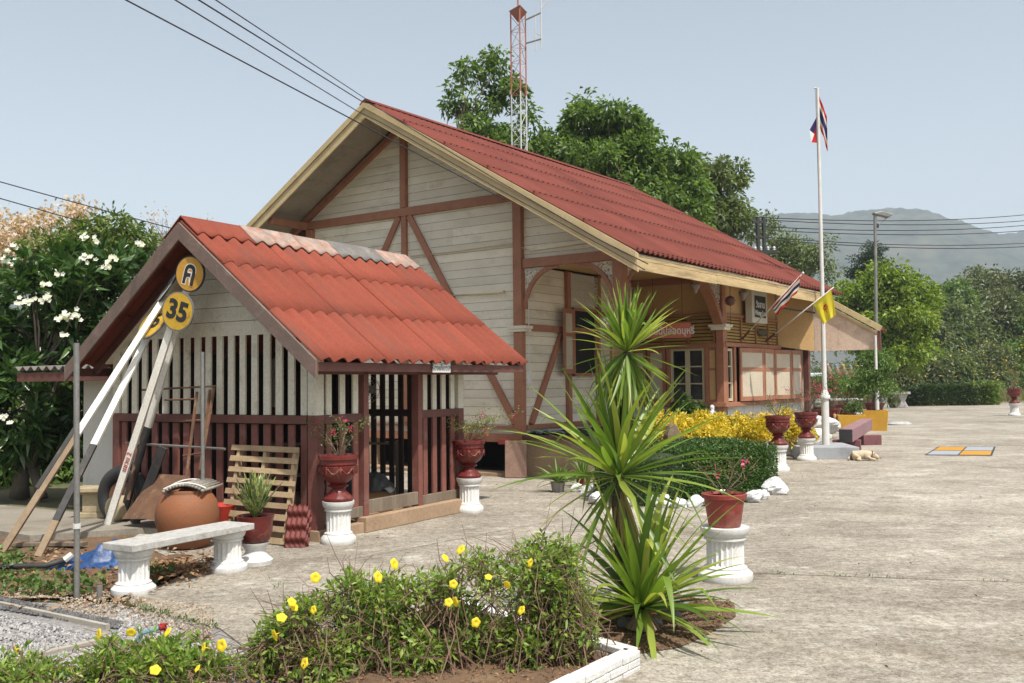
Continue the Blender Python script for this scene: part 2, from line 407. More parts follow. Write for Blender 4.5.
m_dark = mat('interior_shade', (.012, .011, .010), (.02, .018, .015), 3, .9, 0)  # near-black colour stands in for the shade inside rooms and openings
m_roofred = mat('red_roof_paint', (.185, .048, .034), (.145, .040, .030), 1.1, .8, .15, 60, dirt=(.10, .04, .035), dscale=1.5, damt=.7, fine=.3, island=.14, stretch=(.4, 2.2, .4), spec=.15)
m_roofshed = mat('bright_red_roof_paint', (.265, .066, .040), (.215, .054, .034), 1.2, .8, .15, 60, dirt=(.13, .06, .045), dscale=1.6, dlo=.52, dhi=.70, damt=.6, fine=.3, island=.16, stretch=(.4, 2.2, .4), spec=.15)
m_glass = mat('dark_glass', (.015, .017, .02), (.02, .022, .026), 2, .06, 0, 40, spec=.7, fine=0)
m_metal = mat('grey_metal', (.30, .29, .27), (.20, .19, .18), 4, .5, .1, 50, metal=.5)
m_rust = mat('rust', (.22, .10, .05), (.10, .06, .04), 8, .9, .5, 60, dirt=(.30, .27, .23), dscale=6)
m_wood = mat('grey_wood', (.24, .19, .14), (.14, .105, .075), 4, .85, .5, 30, (1, 1, .2))
m_bargewood = mat('weathered_barge', (.20, .13, .105), (.13, .095, .08), 3, .8, .4, 30, dirt=(.30, .25, .22), dscale=4)
m_plaster = mat('stained_terracotta_plaster', (.40, .27, .17), (.28, .19, .12), 1.6, .9, .4, 25, dirt=(.45, .36, .27), dscale=2)
m_tile = mat('white_tiles', (.66, .66, .65), (.58, .58, .57), 3, .35, .05)
m_black = mat('black_paint', (.02, .02, .02), (.04, .04, .04), 5, .6, .1)
def txt(s, size, m, parent, loc, rot, name='lettering', ext=.002, bold=0, sx=1, align='CENTER'):
    cu = bpy.data.curves.new(name, 'FONT'); cu.body = s; cu.size = size; cu.extrude = ext; cu.offset = bold
    cu.align_x = align; cu.align_y = 'CENTER'; cu.resolution_u = 3
    o = bpy.data.objects.new(name, cu); COL.objects.link(o)
    dg = bpy.context.evaluated_depsgraph_get(); me = bpy.data.meshes.new_from_object(o.evaluated_get(dg))
    COL.objects.unlink(o); bpy.data.objects.remove(o)
    me.name = name; me.materials.clear(); me.materials.append(m)
    n = bpy.data.objects.new(name, me); COL.objects.link(n); n.parent = parent
    if isinstance(rot, Matrix): n.matrix_local = Matrix.Translation(loc) @ rot.to_4x4() @ Matrix.Diagonal((sx, 1, 1, 1))
    else: n.location = loc; n.rotation_euler = rot; n.scale = (sx, 1, 1)
    return n
def corrugated(name, m, parent, v0, v1, A, B, courses, pitch, amp, seg=8, over=.08, lift=.014, solid=.009, jit=.004, sag=0, screws=False):
    """wavy sheets laid in overlapping courses; A = ridge (x,z), B = eave (x,z); waves run down the slope"""
    mb = MB(); A = Vector((A[0], 0, A[1])); B = Vector((B[0], 0, B[1])); d = (B-A); Ls = d.length; d.normalize()
    nrm = Vector((-d.z, 0, d.x));
    if nrm.z < 0: nrm = -nrm
    n = int((v1-v0)/pitch*seg)
    for k in range(courses):
        s0 = Ls*k/courses - (over if k else 0); s1 = Ls*(k+1)/courses
        ya = v0; wdt = pitch*5; jn = 0
        while ya < v1-.01:
            yb_ = min(ya+wdt, v1); rr = random.uniform(-jit, jit); r2 = random.uniform(-1, 1); jn += 1
            def fn(a, b_, s0=s0, s1=s1):
                y = ya+(yb_-ya)*a; s = s0+(s1-s0)*b_ + rr*4
                h = amp*math.sin(2*PI*y/pitch) + lift*b_ + lift*.2 + rr*b_ + .003*r2*(a-.5) + .0015*(jn % 2) - sag*math.sin(PI*(y-v0)/(v1-v0))
                p = A+d*s+nrm*h; return (p.x, y, p.z)
            mb.grid(fn, max(2, int(seg*(yb_-ya)/pitch)), 3)
            if screws and k < courses:
                for w_ in range(5):
                    y = ya+pitch*(w_+.25)
                    if y > v1: break
                    s = s1-.06; p = A+d*s+nrm*(amp+lift*1.2); mb.mi = 1; mb.box(p.x-.012, p.x+.012, y-.012, y+.012, p.z-.005, p.z+.016); mb.mi = 0
            ya = yb_
    o = mb.build(name, [m, m_black] if screws else m, parent, smooth=True, solid=solid)
    return o
# ------------------------------------------------------------------ station building
ST = thing('station_building', 'large timber railway station with red corrugated roof and open corner porch', 'building', at(523, 476), rad(-36))
RZ, SL, UR = 7.33, .583, -2.9
EU, EZ = 3.12, 7.33-.583*6.02
def rz(u): return RZ - SL*abs(u-UR)
def clap(name, u0f, u1f, z0, z1, v, h=.168, m=m_board, parent=ST, th=.02, face=-1, axis='u', hole=None):
    """lapped boards; u0f/u1f give the ends at a height"""
    mb = MB(); z = z0; i = 0
    while z < z1-.01:
        t = min(z+h-.006, z1)
        a0, a1, b0, b1 = u0f(z), u1f(z), u0f(t), u1f(t)
        cuts = [(a0, a1, b0, b1)]
        if a1-a0 > .05:
            if a1-a0 > 2.2:
                s = a0+(a1-a0)*(.35+.3*random.random()); cuts = [(a0, s-.001, b0, s-.001), (s+.001, a1, s+.001, b1)]
            for (c0, c1, d0, d1) in cuts:
                lo = .006
                if axis == 'u': pts = [(c0, v+face*lo, z), (c1, v+face*lo, z), (d1, v, t), (d0, v, t)]; off = (0, -face*th, 0)
                else: pts = [(v+face*lo, c0, z), (v+face*lo, c1, z), (v, d1, t), (v, d0, t)]; off = (-face*th, 0, 0)
                mb.prism(pts, off)
        z += h; i += 1
    return mb.build(name, m, parent)
def under(z): return (RZ-.14-z)/SL
GL = -5.8
clap('gable_wall', lambda z: max(GL, UR-under(z)), lambda z: min(UR+under(z), 0 if z < 3.94 else 2.1), .78, 7.1, 0)
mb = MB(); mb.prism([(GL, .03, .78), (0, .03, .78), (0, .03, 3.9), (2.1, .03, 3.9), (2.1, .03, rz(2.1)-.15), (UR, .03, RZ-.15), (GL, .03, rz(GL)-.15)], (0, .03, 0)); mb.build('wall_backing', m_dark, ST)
mb = MB(); mb.box(GL, GL+.06, .06, 9.2, .78, rz(GL)-.2); mb.build('rear_wall', m_board, ST)
# roof planes
corrugated('roof', m_roofred, ST, -1.13, 9.35, (UR, RZ), (EU, EZ), 6, .177, .022, 8, .1, .005, sag=.02, screws=True)
corrugated('roof', m_roofred, ST, -1.13, 9.35, (UR, RZ), (UR-6.0, RZ-SL*6.0), 6, .177, .022, 6, .1, .008)
corrugated('wing_roof', m_roofred, ST, 7.75, 8.15, (EU-.1, EZ-.10), (4.42, 2.82), 1, .177, .022, 8)
mb = MB()
for k in range(12):
    y0 = -1.16+k*.88
    mb.prism([(UR-.17, y0, RZ-.055), (UR-.08, y0, RZ+.02), (UR, y0, RZ+.055), (UR+.08, y0, RZ+.02), (UR+.17, y0, RZ-.055), (UR, y0, RZ-.0)], (0, .9, 0))
mb.build('ridge_cap', m_roofred, ST)
# barge boards, soffit, fascia
def slope_board(mb, sgn, u_a, u_b, v, th, zoff, h):
    pts = []
    for u in (u_a, u_b): pts.append((UR+sgn*u, v, RZ-SL*u+zoff))
    pts = [pts[0], pts[1], (pts[1][0], v, pts[1][2]-h), (pts[0][0], v, pts[0][2]-h)]
    mb.prism(pts, (0, th, 0))
for sgn in (1, -1):
    mb = MB(); slope_board(mb, sgn, 0.0, 6.02, -1.17, .035, -.035, .30); mb.build('bargeboard', m_cream, ST, bevel=.004)
    mb = MB(); slope_board(mb, sgn, 0.0, 6.0, -1.20, .028, -.02, .12); mb.build('barge_trim', m_cream, ST)
m_soff = mat('soffit_board', (.40, .35, .28), (.32, .28, .22), 2, .85, .2, 30, dirt=(.2, .17, .13), dscale=2)
for sgn in (1, -1):
    mb = MB()
    for k in range(6):
        a, b_ = k*1.0+.004, k*1.0+.996
        slope_board(mb, sgn, a, min(b_, 6.0), -1.12, 1.1, -.075, .012)
    mb.build('soffit', m_soff, ST)
mb = MB()
for k in range(6): slope_board(mb, 1, k*1.0+.004, min(k*1.0+.996, 6.0), .05, 9.2, -.075, .012)
mb.build('soffit', m_soff, ST)
for k, (z0, z1, uu, th) in enumerate(((EZ-.135, EZ-.035, EU-.03, .03), (EZ-.30, EZ-.143, EU-.015, .035))):
    mb = MB()
    for j in range(3):
        a = -1.1+j*3.0; mb.box(uu-th, uu, a+.004, min(a+2.996, 7.72), z0+.01*(j % 2), z1+.01*(j % 2))
    mb.build('fascia', mat('weathered_cream_fascia', (.56, .42, .22), (.40, .28, .14), 3, .85, .6, 20, (1, .3, 3), dirt=(.20, .14, .09), dscale=3, dlo=.5, dhi=.66), ST, bevel=.004)
# eave gutter bracket and ornaments under the eave
mb = MB()
for y in (1.4, 3.6):
    mb = MB(); mb.lathe([(.0, -.14), (.03, -.12), (.04, -.07), (.08, -.02), (.09, .06), (.0, .07)], 12, (2.90, y, EZ-.36))
    mb.build('eave_bowl_ornament', m_wood, ST, smooth=True)
# timber frame of the gable
def bar(name, p, q_, w=.15, h=.16, m=m_redwood, up=(0, 1, 0), bev=.006):
    mb = MB(); mb.beam(p, q_, w, h, up); return mb.build(name, m, ST, bevel=bev)
bar('tie_beam', (GL, -.035, 5.28), (-.1, -.035, 5.26), .17, .10)
bar('eave_beam', (GL-.02, .0, 5.27), (GL-.02, -1.08, 5.27), .16, .14, up=(0, 0, 1))
bar('purlin', (UR, -1.1, RZ-.27), (UR, .0, RZ-.27), .12, .16, up=(0, 0, 1))
bar('purlin', (UR+2.35, -1.1, rz(UR+2.35)-.22), (UR+2.35, -.0, rz(UR+2.35)-.22), .10, .14, up=(0, 0, 1))
bar('wall_plate', (GL-.5, -.04, rz(GL-.5)-.2), (UR, -.04, RZ-.24), .12, .09)
bar('wall_plate', (UR, -.04, RZ-.24), (2.3, -.04, rz(2.3)-.2), .12, .09)
bar('king_post', (UR, -.05, 5.36), (UR, -.05, RZ-.3), .15, .10)
bar('king_post', (UR, -.04, .95), (UR, -.04, 5.18), .13, .07)
for sgn in (1, -1):
    bar('brace', (UR+sgn*.14, -.042, 5.18), (UR+sgn*2.78, -.042, .98), .14, .07)
    mb = MB(); a = Vector((UR+sgn*.14, -.012, 5.18)); b2 = Vector((UR+sgn*2.78, -.012, .98)); mb.beam(a+Vector((.09, 0, 0)), b2+Vector((.09, 0, 0)), .02, .03, (0, 1, 0)); mb.build('brace_highlight', m_white, ST)  # white strip paints the grazing light on the brace's right edge
bar('corner_post', (-.01, -.05, .62), (-.01, -.05, 5.18), .19, .13)
bar('wall_post', (GL+.1, -.05, .62), (GL+.1, -.05, 5.18), .18, .12)
bar('sill_beam', (GL, -.03, .70), (.05, -.03, .70), .16, .12)
bar('rail', (GL, -.03, .905), (-.12, -.03, .905), .045, .08)
bar('rail', (.1, -.03, 3.965), (2.2, -.03, 3.965), .17, .12)
bar('big_post', (2.12, .02, .7), (2.12, .02, 3.95), .2, .2, up=(0, 0, 1))
mb = MB(); mb.box(-.2, .2, -.17, .1, 2.74, 2.80); mb.box(-.16, .16, -.15, .1, 2.69, 2.74); mb.build('post_capital', m_board, ST, bevel=.006)
mb = MB(); mb.box(1.9, 2.34, -.2, .22, 2.80, 2.86); mb.box(1.94, 2.3, -.17, .19, 2.74, 2.80); mb.build('post_capital', m_board, ST, bevel=.006)
# conduits on the wall
mb = MB(); mb.tube([(-2.7, -.06, 4.34), (-1.6, -.07, 4.33), (-.12, -.07, 4.36), (.3, -.1, 4.02+.15), (1.9, -.08, 4.22)], .011, 6)
mb.tube([(-1.7, -.07, 3.47), (-.6, -.07, 3.44), (-.35, -.07, 3.45)], .016, 6); mb.ball((-.34, -.08, 3.46), .03); mb.build('conduit', m_cream, ST, smooth=True)
mb = MB(); mb.tube([(.18, -.02, 3.8), (.19, -.02, 1.4)], .008, 6); mb.box(.16, .24, -.06, -.02, 1.72, 1.95); mb.build('meter_pipe', m_white, ST)
# filigree arch brackets
m, nt, p = nodes('filigree'); Lk = nt.links
tc = nt.nodes.new('ShaderNodeTexCoord'); vo = N(nt, 'ShaderNodeTexVoronoi', Scale=19.0); vo.feature = 'DISTANCE_TO_EDGE'
Lk.new(tc.outputs['Object'], vo.inputs['Vector'])
al = ramp(nt, vo.outputs['Distance'], [(.075, (1, 1, 1)), (.10, (0, 0, 0))]); p.inputs['Base Color'].default_value = (.62, .58, .5, 1)
Lk.new(al, p.inputs['Alpha']); m_fil = m
def bracket(origin, du, dv, R=.72):
    """quarter arch from post (origin) towards direction (du,dv), top at origin.z"""
    o = Vector(origin); d = Vector((du, dv, 0)); nrm = d.cross(Vector((0, 0, 1)))
    arc = [o + d*(R-R*math.cos(t)) + Vector((0, 0, -R*1.05+R*1.05*math.sin(t))) for t in np.linspace(0, PI/2, 11)]
    mb = MB()
    for a, b2 in zip(arc[:-1], arc[1:]): mb.beam(a, b2+(b2-a)*.12, .08, .05, nrm)
    br = mb.build('arch_bracket', m_redwood, ST)
    mb = MB(); mb.prism([o]+arc, nrm*.012); mb.build('filigree', m_fil, br)
bracket((.12, -.02, 3.87), 1, 0); bracket((2.0, -.02, 3.87), -1, 0)
bracket((2.12, .14, 3.87), 0, 1, .8)
for y0, L_ in ((4.22, -1),):
    o_ = Vector((2.12, y0, 3.9)); a = o_+Vector((0, -1.25, .0)); b2 = o_+Vector((0, -.05, -1.0))
    mb = MB()
    pts = [a.lerp(b2, t)+Vector((0, -.0, 1))*.0+Vector((0, .10, .10))*math.sin(PI*t) for t in np.linspace(0, 1, 9)]
    for c1, c2 in zip(pts[:-1], pts[1:]): mb.beam(c1, c2+(c2-c1)*.1, .11, .2, (1, 0, 0))
    k = mb.build('knee_brace', m_redwood, ST)
    mb = MB(); mb.prism([o_]+pts, (.012, 0, 0)); mb.build('filigree', m_fil, k)
# porch: side wall, floor, ceiling, beams
clap('porch_side_wall', lambda z: .06, lambda z: 4.3, .78, 3.95, 0.0, axis='v', face=1)
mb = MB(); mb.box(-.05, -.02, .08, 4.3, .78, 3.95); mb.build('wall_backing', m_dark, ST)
bar('side_rail', (.04, .05, 2.78), (.04, 4.3, 2.78), .12, .09, up=(1, 0, 0))
bar('side_rail', (.04, .05, .90), (.04, 4.3, .90), .08, .09, up=(1, 0, 0))
bar('side_brace', (.05, .22, .95), (.05, 1.3, 2.7), .11, .07, up=(1, 0, 0))
bar('side_post', (.045, 1.55, .8), (.045, 1.55, 3.95), .12, .09, up=(1, 0, 0)); bar('side_post', (.045, 2.72, .8), (.045, 2.72, 3.95), .12, .09, up=(1, 0, 0))
mb = MB(); mb.box(.05, .07, 1.72, 2.52, 1.92, 3.18); wn = mb.build('window', m_dark, ST)
mb = MB()
for (a, b2, c1, d1) in ((1.66, 1.72, 1.86, 3.24), (2.52, 2.58, 1.86, 3.24), (1.66, 2.58, 1.86, 1.92), (1.66, 2.58, 3.18, 3.24)): mb.box(.06, .11, a, b2, c1, d1)
mb.build('window_frame', m_redwood, wn)
def shutter(name, org, du, w_, z0, z1, m1=m_redwood, m2=m_cpanel, split=.4, th=.035, parent=ST):
    """framed shutter with two cream panels; hinge edge at org, running along du"""
    d = Vector((du[0], du[1], 0)).normalized(); nn = Vector((d.y, -d.x, 0)); o = Vector((org[0], org[1], 0)); fr = .075*min(1, w_/.5+.25)
    def bx(mb, a0, a1, c0, c1, t0, t1):
        P = [o+d*a+nn*t+Vector((0, 0, z)) for z in (c0, c1) for t in (t0, t1) for a in (a0, a1)]
        mb.add(P, [(0, 2, 3, 1), (4, 5, 7, 6), (0, 1, 5, 4), (2, 6, 7, 3), (0, 4, 6, 2), (1, 3, 7, 5)])
    zm = z1-(z1-z0)*split
    mb = MB()
    for a0, a1, c0, c1 in ((0, fr, z0, z1), (w_-fr, w_, z0, z1), (fr, w_-fr, z0, z0+fr*1.3), (fr, w_-fr, z1-fr*1.3, z1), (fr, w_-fr, zm-fr*.5, zm+fr*.5)): bx(mb, a0, a1, c0, c1, -th/2, th/2)
    s = mb.build(name, m1, parent)
    mb = MB(); bx(mb, fr-.004, w_-fr+.004, z0+fr, zm, -.008, .008); bx(mb, fr-.004, w_-fr+.004, zm, z1-fr, -.008, .008); mb.build('panel', m2, s)
    return s
shutter('shutter', (.10, 1.66), (.18, -1), .5, 1.9, 3.2); shutter('shutter', (.10, 2.6), (.18, 1), .45, 1.9, 3.2)
mb = MB(); mb.prism([(.07, 1.62, 3.3), (.07, 2.66, 3.3), (.07, 2.66, 3.92), (.07, 1.62, 3.92)], (.012, 0, 0)); mb.build('filigree_panel', m_fil, ST)
# porch floor and plinth
mb = MB(); mb.box(.1, 2.42, -.16, 4.3, .70, .77); mb.build('porch_floor', m_maroon, ST, bevel=.008)
mb = MB(); mb.box(.06, 2.34, -.06, 4.32, -.02, .70); mb.build('plinth', m_plaster, ST)
mb = MB()
for u_ in (GL+.1, -3.9, -1.95, -.02): mb.box(u_-.16, u_+.16, -.06, .26, -.02, .62)
mb.build('pier', m_plaster, ST)
mb = MB(); mb.box(GL+.1, .05, 1.3, 1.36, -.02, .66); mb.box(GL, 2.2, .1, 9, .775, .80); mb.box(GL, .05, .3, 9.2, .60, .62); mb.build('underfloor', m_dark, ST)  # near-black sheets put the shade of the crawl space into colour
mb = MB(); mb.box(.02, 2.45, .06, 9.2, 3.99, 4.02); mb.build('porch_ceiling', m_ochre, ST)
mb = MB(); mb.prism([(GL, 9.25, .78), (2.1, 9.25, .78), (2.1, 9.25, rz(2.1)-.15), (UR, 9.25, RZ-.15), (GL, 9.25, rz(GL)-.15)], (0, .03, 0)); mb.build('far_gable_wall', m_board, ST)
mb = MB(); mb.box(GL, .1, -.35, .1, -.02, .06); mb.build('footing', m_plaster, ST)
# office block
OV = 4.3
bt = MB(); bt.box(.0, 2.12, OV, OV+.12, .0, 1.22); bt.box(2.0, 2.12, OV+.12, 9.0, 0, 1.22); bt.build('tiled_base', m_tile, ST)
mb = MB()
for k in range(9): mb.box(2.118, 2.1225, OV+.1+k*.5, OV+.108+k*.5, .3, 1.2)
for k in range(5): mb.box(.1+k*.42, .108+k*.42, OV-.0025, OV+.1, .3, 1.2)
mb.box(2.1, 2.1225, OV, 9, .78, .786); mb.box(.0, 2.1, OV-.0025, OV+.1, .78, .786); mb.build('tile_joint', m_metal, ST)
# upper wall (cream) above the louvres
mb = MB(); mb.box(.0, 2.1, OV+.03, OV+.09, 3.14, 3.95); mb.box(2.04, 2.10, OV+.09, 7.45, 3.12, 3.9); mb.build('upper_wall', m_ochre, ST)
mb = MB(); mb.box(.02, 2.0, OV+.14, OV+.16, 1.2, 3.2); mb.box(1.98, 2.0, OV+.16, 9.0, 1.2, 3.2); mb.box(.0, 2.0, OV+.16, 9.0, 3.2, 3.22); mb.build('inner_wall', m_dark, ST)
m_louv = mat('varnished_louvre', (.52, .34, .12), (.40, .25, .085), 6, .5, .1, 30, (1, 1, 1))
def louvres(p0, p1, z0, z1, n, outn, div):
    p0 = Vector((*p0, 0)); p1 = Vector((*p1, 0)); d = (p1-p0).normalized(); on = Vector((*outn, 0))
    mb = MB()
    for k in range(n):
        z = z0+(z1-z0)*(k+.5)/n; mb.beam(p0+Vector((0, 0, z)), p1+Vector((0, 0, z)), .012, (z1-z0)/n*.8, (on*1.0+Vector((0, 0, -.9))).cross(d) if False else Vector((0, 0, 1))+on*-.6)
    lv = mb.build('louvre_panel', m_louv, ST)
    mb = MB()
    for t in div:
        c = p0.lerp(p1, t)+on*.03; mb.beam(c+Vector((0, 0, z0)), c+Vector((0, 0, z1)), .045, .03, on)
    mb.build('mullion', m_redwood, lv)
louvres((.1, OV-.0), (1.96, OV-.0), 2.52, 3.12, 8, (0, -1), (0, .35, .68, 1))
louvres((2.12, OV+.12), (2.12, 7.42), 2.56, 3.10, 8, (1, 0), (.01, .28, .56, .8, 1))
bar('lintel', (.05, OV-.02, 2.48), (2.2, OV-.02, 2.48), .09, .12); bar('lintel', (2.16, OV-.02, 2.50), (2.16, 7.45, 2.50), .09, .12, up=(1, 0, 0))
bar('lintel', (.05, OV-.02, 3.15), (2.15, OV-.02, 3.15), .06, .10); bar('lintel', (2.13, OV, 3.13), (2.13, 7.45, 3.13), .06, .08, up=(1, 0, 0))
bar('office_sill', (.05, OV-.03, 1.23), (2.22, OV-.03, 1.23), .09, .16); bar('office_sill', (2.16, OV-.1, 1.23), (2.16, 8.95, 1.23), .09, .16, up=(1, 0, 0))
bar('office_post', (2.1, OV-.0, 1.1), (2.1, OV-.0, 3.95), .17, .17, up=(0, 1, 0))
mb = MB(); mb.box(1.9, 2.3, OV-.2, OV+.16, 2.86, 2.92); mb.box(1.94, 2.26, OV-.17, OV+.13, 2.80, 2.86); mb.build('post_capital', m_board, ST, bevel=.006)
bar('porch_beam', (2.12, .0, 3.92), (2.12, 7.5, 3.92), .1, .16, up=(0, 0, 1))
bar('porch_beam', (0, OV, 3.92), (2.2, OV, 3.92), .1, .16, up=(0, 0, 1))
m_sash = mat('cream_sash_paint', (.58, .50, .34), (.50, .42, .28), 4, .6, .1)
def sash(p0, p1, z0, z1, outn, rows=3, name='window', leaves=2):
    p0 = Vector((*p0, 0)); p1 = Vector((*p1, 0)); on = Vector((*outn, 0)); d = p1-p0; L_ = d.length; d.normalize()
    mb = MB(); q0 = p0-on*.03; q1 = p1-on*.03
    mb.prism([q0+Vector((0, 0, z0)), q1+Vector((0, 0, z0)), q1+Vector((0, 0, z1)), q0+Vector((0, 0, z1))], -on*.006); wd = mb.build(name, m_glass, ST)
    mb = MB(); wl = L_/leaves; fr = .05
    for k in range(leaves):
        a = p0+d*wl*k; b2 = p0+d*wl*(k+1)
        for c in (a+d*fr/2, b2-d*fr/2): mb.beam(c+Vector((0, 0, z0)), c+Vector((0, 0, z1)), fr, .04, on)
        for i in range(rows+1):
            z = z0+.03+(z1-z0-.06)*i/rows; t = .055 if i in (0, rows) else .028
            mb.beam(a+d*fr+Vector((0, 0, z)), b2-d*fr+Vector((0, 0, z)), .034, t, (0, 0, 1))
    mb.build('window_frame', m_sash, wd); return wd
sash((.93, OV-.01), (1.72, OV-.01), 1.28, 2.44, (0, -1)); 
bar('office_stud', (.88, OV-.02, 1.25), (.88, OV-.02, 2.46), .08, .08); bar('office_stud', (1.77, OV-.02, 1.25), (1.77, OV-.02, 2.46), .07, .08)
shutter('shutter', (.38, OV-.05), (1, 0), .44, 1.27, 2.45); shutter('shutter', (1.79, OV-.03), (1, 0), .24, 1.27, 2.45, m2=m_ochre)
shutter('shutter', (-.02+.06, OV-.04), (1, 0), .3, 1.27, 2.45)
sash((2.14, OV+.14), (2.14, OV+.42), 1.3, 2.42, (1, 0), 3, leaves=1)
bar('office_stud', (2.15, OV+.1, 1.25), (2.15, OV+.1, 2.46), .06, .08, up=(1, 0, 0)); bar('office_stud', (2.15, OV+.52, 1.25), (2.15, OV+.52, 2.46), .10, .08, up=(1, 0, 0))
hy = [4.93, 6.02, 6.95, 7.75, 8.75]
for k in range(4):
    a = Vector((2.24+(.12 if k % 2 else .0), hy[k], 0)); b2 = Vector((2.24+(.0 if k % 2 else .12), hy[k+1]-.03, 0)); d = b2-a
    shutter('folding_shutter', (a.x, a.y), (d.x, d.y), d.length, 1.29, 2.44)
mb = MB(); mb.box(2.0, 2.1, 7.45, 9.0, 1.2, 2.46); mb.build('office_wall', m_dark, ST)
# hanging panels of the wing
mb = MB(); mb.prism([(2.14, 7.4, 2.53), (2.92, 7.72, 2.40), (2.92, 7.72, EZ-.10+.1), (2.14, 7.4, 3.9)], (-.012, .03, 0)); mb.build('ochre_board', m_ochre, ST)
m_pk = m_pink
mb = MB(); n = 8
for k in range(n):
    a = 2.93+(4.38-2.93)*k/n+.001; b2 = 2.93+(4.38-2.93)*(k+1)/n-.001
    zt = lambda u: 3.66-(u-2.93)*.60
    mb.prism([(a, 7.72, 2.40), (b2, 7.72, 2.40), (b2, 7.72, zt(b2)), (a, 7.72, zt(a))], (0, .02, 0))
mb.build('wing_panel', m_pk, ST)
mb = MB(); mb.beam((2.90, 7.66, 3.80), (4.46, 7.66, 2.86), .12, .05, (0, 1, 0)) ; mb.beam((2.9, 7.70, 3.62), (4.42, 7.70, 2.73), .04, .05, (0, 1, 0)); mb.build('wing_barge', m_cream, ST)
mb = MB(); mb.box(4.38, 4.44, 7.66, 7.72, 2.38, 2.86); mb.build('wing_fascia', m_maroon, ST)
mb = MB(); mb.tube([(4.33, 7.66, 2.72), (4.33, 7.66, 1.95)], .03, 8); mb.build('white_downpipe', m_white, ST)
for p_ in ((2.3, 8.95),): bar('wing_post', (p_[0], p_[1], 0), (p_[0], p_[1], 2.9), .14, .14, m_maroon, (0, 1, 0))
mb = MB(); mb.tube([(2.9, 5.2, 3.3), (2.95, 7.7, 3.3)], .02); mb.build('conduit', m_black, ST)
UA = Vector((math.cos(rad(36)), -math.sin(rad(36)), 0)); VA = Vector((math.sin(rad(36)), math.cos(rad(36)), 0)); CA = at(523, 476)
def stp(u, v, z=0): return CA+UA*u+VA*v+Vector((0, 0, z))
def stl(px, py, u=None, v=None):
    return atp(px, py, CA+UA*u, UA) if u is not None else atp(px, py, CA+VA*v, VA)
m_txtw = mat('white_lettering', (.75, .72, .68), (.68, .65, .6), 5, .6, 0)
m_txtk = mat('black_lettering', (.015, .015, .015), (.03, .03, .03), 5, .6, 0)
# name sign light box on the platform wall
t = thing('name_sign', 'cream boxed station name sign with black face fixed above the louvres', 'sign', stp(2.30, 5.80, 3.0), rad(-36))
mb = MB(); mb.box(-.09, .07, -.44, .44, 0, .72); mb.build('sign_box', mat('sign_cream', (.62, .60, .52), (.55, .52, .44), 4, .5, .1), t, bevel=.012)
mb = MB(); mb.box(.068, .075, -.30, .34, .12, .60); mb.build('sign_face', m_black, t)
txt('วังลาน', .20, m_txtw, t, (.078, .02, .40), (PI/2, 0, PI/2), bold=.004)
txt('Wang Lan', .155, m_txtw, t, (.078, .02, .22), (PI/2, 0, PI/2), bold=.004)
mb = MB(); mb.tube([(.0, -.3, .76), (.12, -.1, .80), (.12, .2, .80), (.0, .3, .76)], .015); mb.build('lamp_bracket', m_metal, t)
# hanging sign in the porch
a = stp(1.45, 3.0); hsA = math.atan2(-.35, 1)
t = thing('hanging_sign', 'red wooden board with white Thai lettering hanging in the porch', 'sign', stp(1.42, 3.2, 2.62), rad(-18))
mb = MB(); mb.box(-.47, .47, -.012, .012, 0, .31); mb.build('board', mat('sign_red', (.60, .17, .10), (.52, .14, .08), 4, .6, .1), t, bevel=.004)
txt('สถานีนี้ปลอดบุหรี่', .2, m_txtw, t, (0, -.016, .14), (PI/2, 0, 0), bold=.004, sx=.80)
mb = MB(); mb.tube([(-.3, 0, .3), (-.3, 0, 1.25)], .005, 5); mb.tube([(.3, 0, .3), (.3, 0, 1.2)], .005, 5); mb.build('hanging_wire', m_black, t)
t = thing('lantern', 'small dark red lantern hanging under the eave', 'lantern', stp(2.75, 3.3, 3.32), 0)
mb = MB(); mb.lathe([(.02, -.1), (.08, -.07), (.11, 0), (.08, .07), (.02, .1)], 12); mb.build('globe', m_maroon, t, smooth=True); mb = MB(); mb.tube([(0, 0, .1), (0, 0, .3)], .006, 5); mb.tube([(0, 0, -.1), (0, 0, -.5)], .004, 5); mb.build('cord', m_black, t)
t = thing('wall_plaque', 'dark oval carved plaque on the louvres below the name sign', 'plaque', stp(2.2, 6.4, 2.82), rad(-36))
mb = MB(); mb.ball((0, 0, 0), (.02, .33, .075), 16, 8); mb.build('plaque', mat('carved_dark', (.05, .045, .03), (.10, .085, .05), 30, .7, .5), t, smooth=True)
# flags on slanting poles
def flagcloth(name, stripes, parent, P0, P1, drop, folds=3, seed=0):
    """cloth hanging from the pole between P0 and P1"""
    P0 = Vector(P0); P1 = Vector(P1); d = P1-P0; drop = Vector(drop); side = d.cross(drop).normalized()
    mb = MB(); nu, nv = 24, 20
    def fn(a, b_):
        wv = math.sin(a*PI*2*folds+b_*1.5+seed)*.035*b_ + .02*math.sin(b_*7+a*4)
        return P0 + d*(a*(1-.3*b_)+.1*b_) + drop*b_ + side*wv
    vs = [fn(i/nu, j/nv) for j in range(nv+1) for i in range(nu+1)]
    mb.v = [tuple(v) for v in vs]
    for j in range(nv):
        for i in range(nu):
            mb.f.append((j*(nu+1)+i, j*(nu+1)+i+1, (j+1)*(nu+1)+i+1, (j+1)*(nu+1)+i)); mb.m.append(stripes(i/nu, j/nv))
    return mb
def clothmat(n, c): return leafmat(n, c, c, None, .3, .8, .1)
cR, cW, cB, cY = clothmat('flag_red', (.50, .035, .03)), clothmat('flag_white', (.72, .70, .70)), clothmat('flag_blue', (.045, .035, .13)), clothmat('flag_yellow', (.72, .60, .06))
def thai(a, b_): return [0, 1, 2, 2, 1, 0][min(5, int(a*6))]
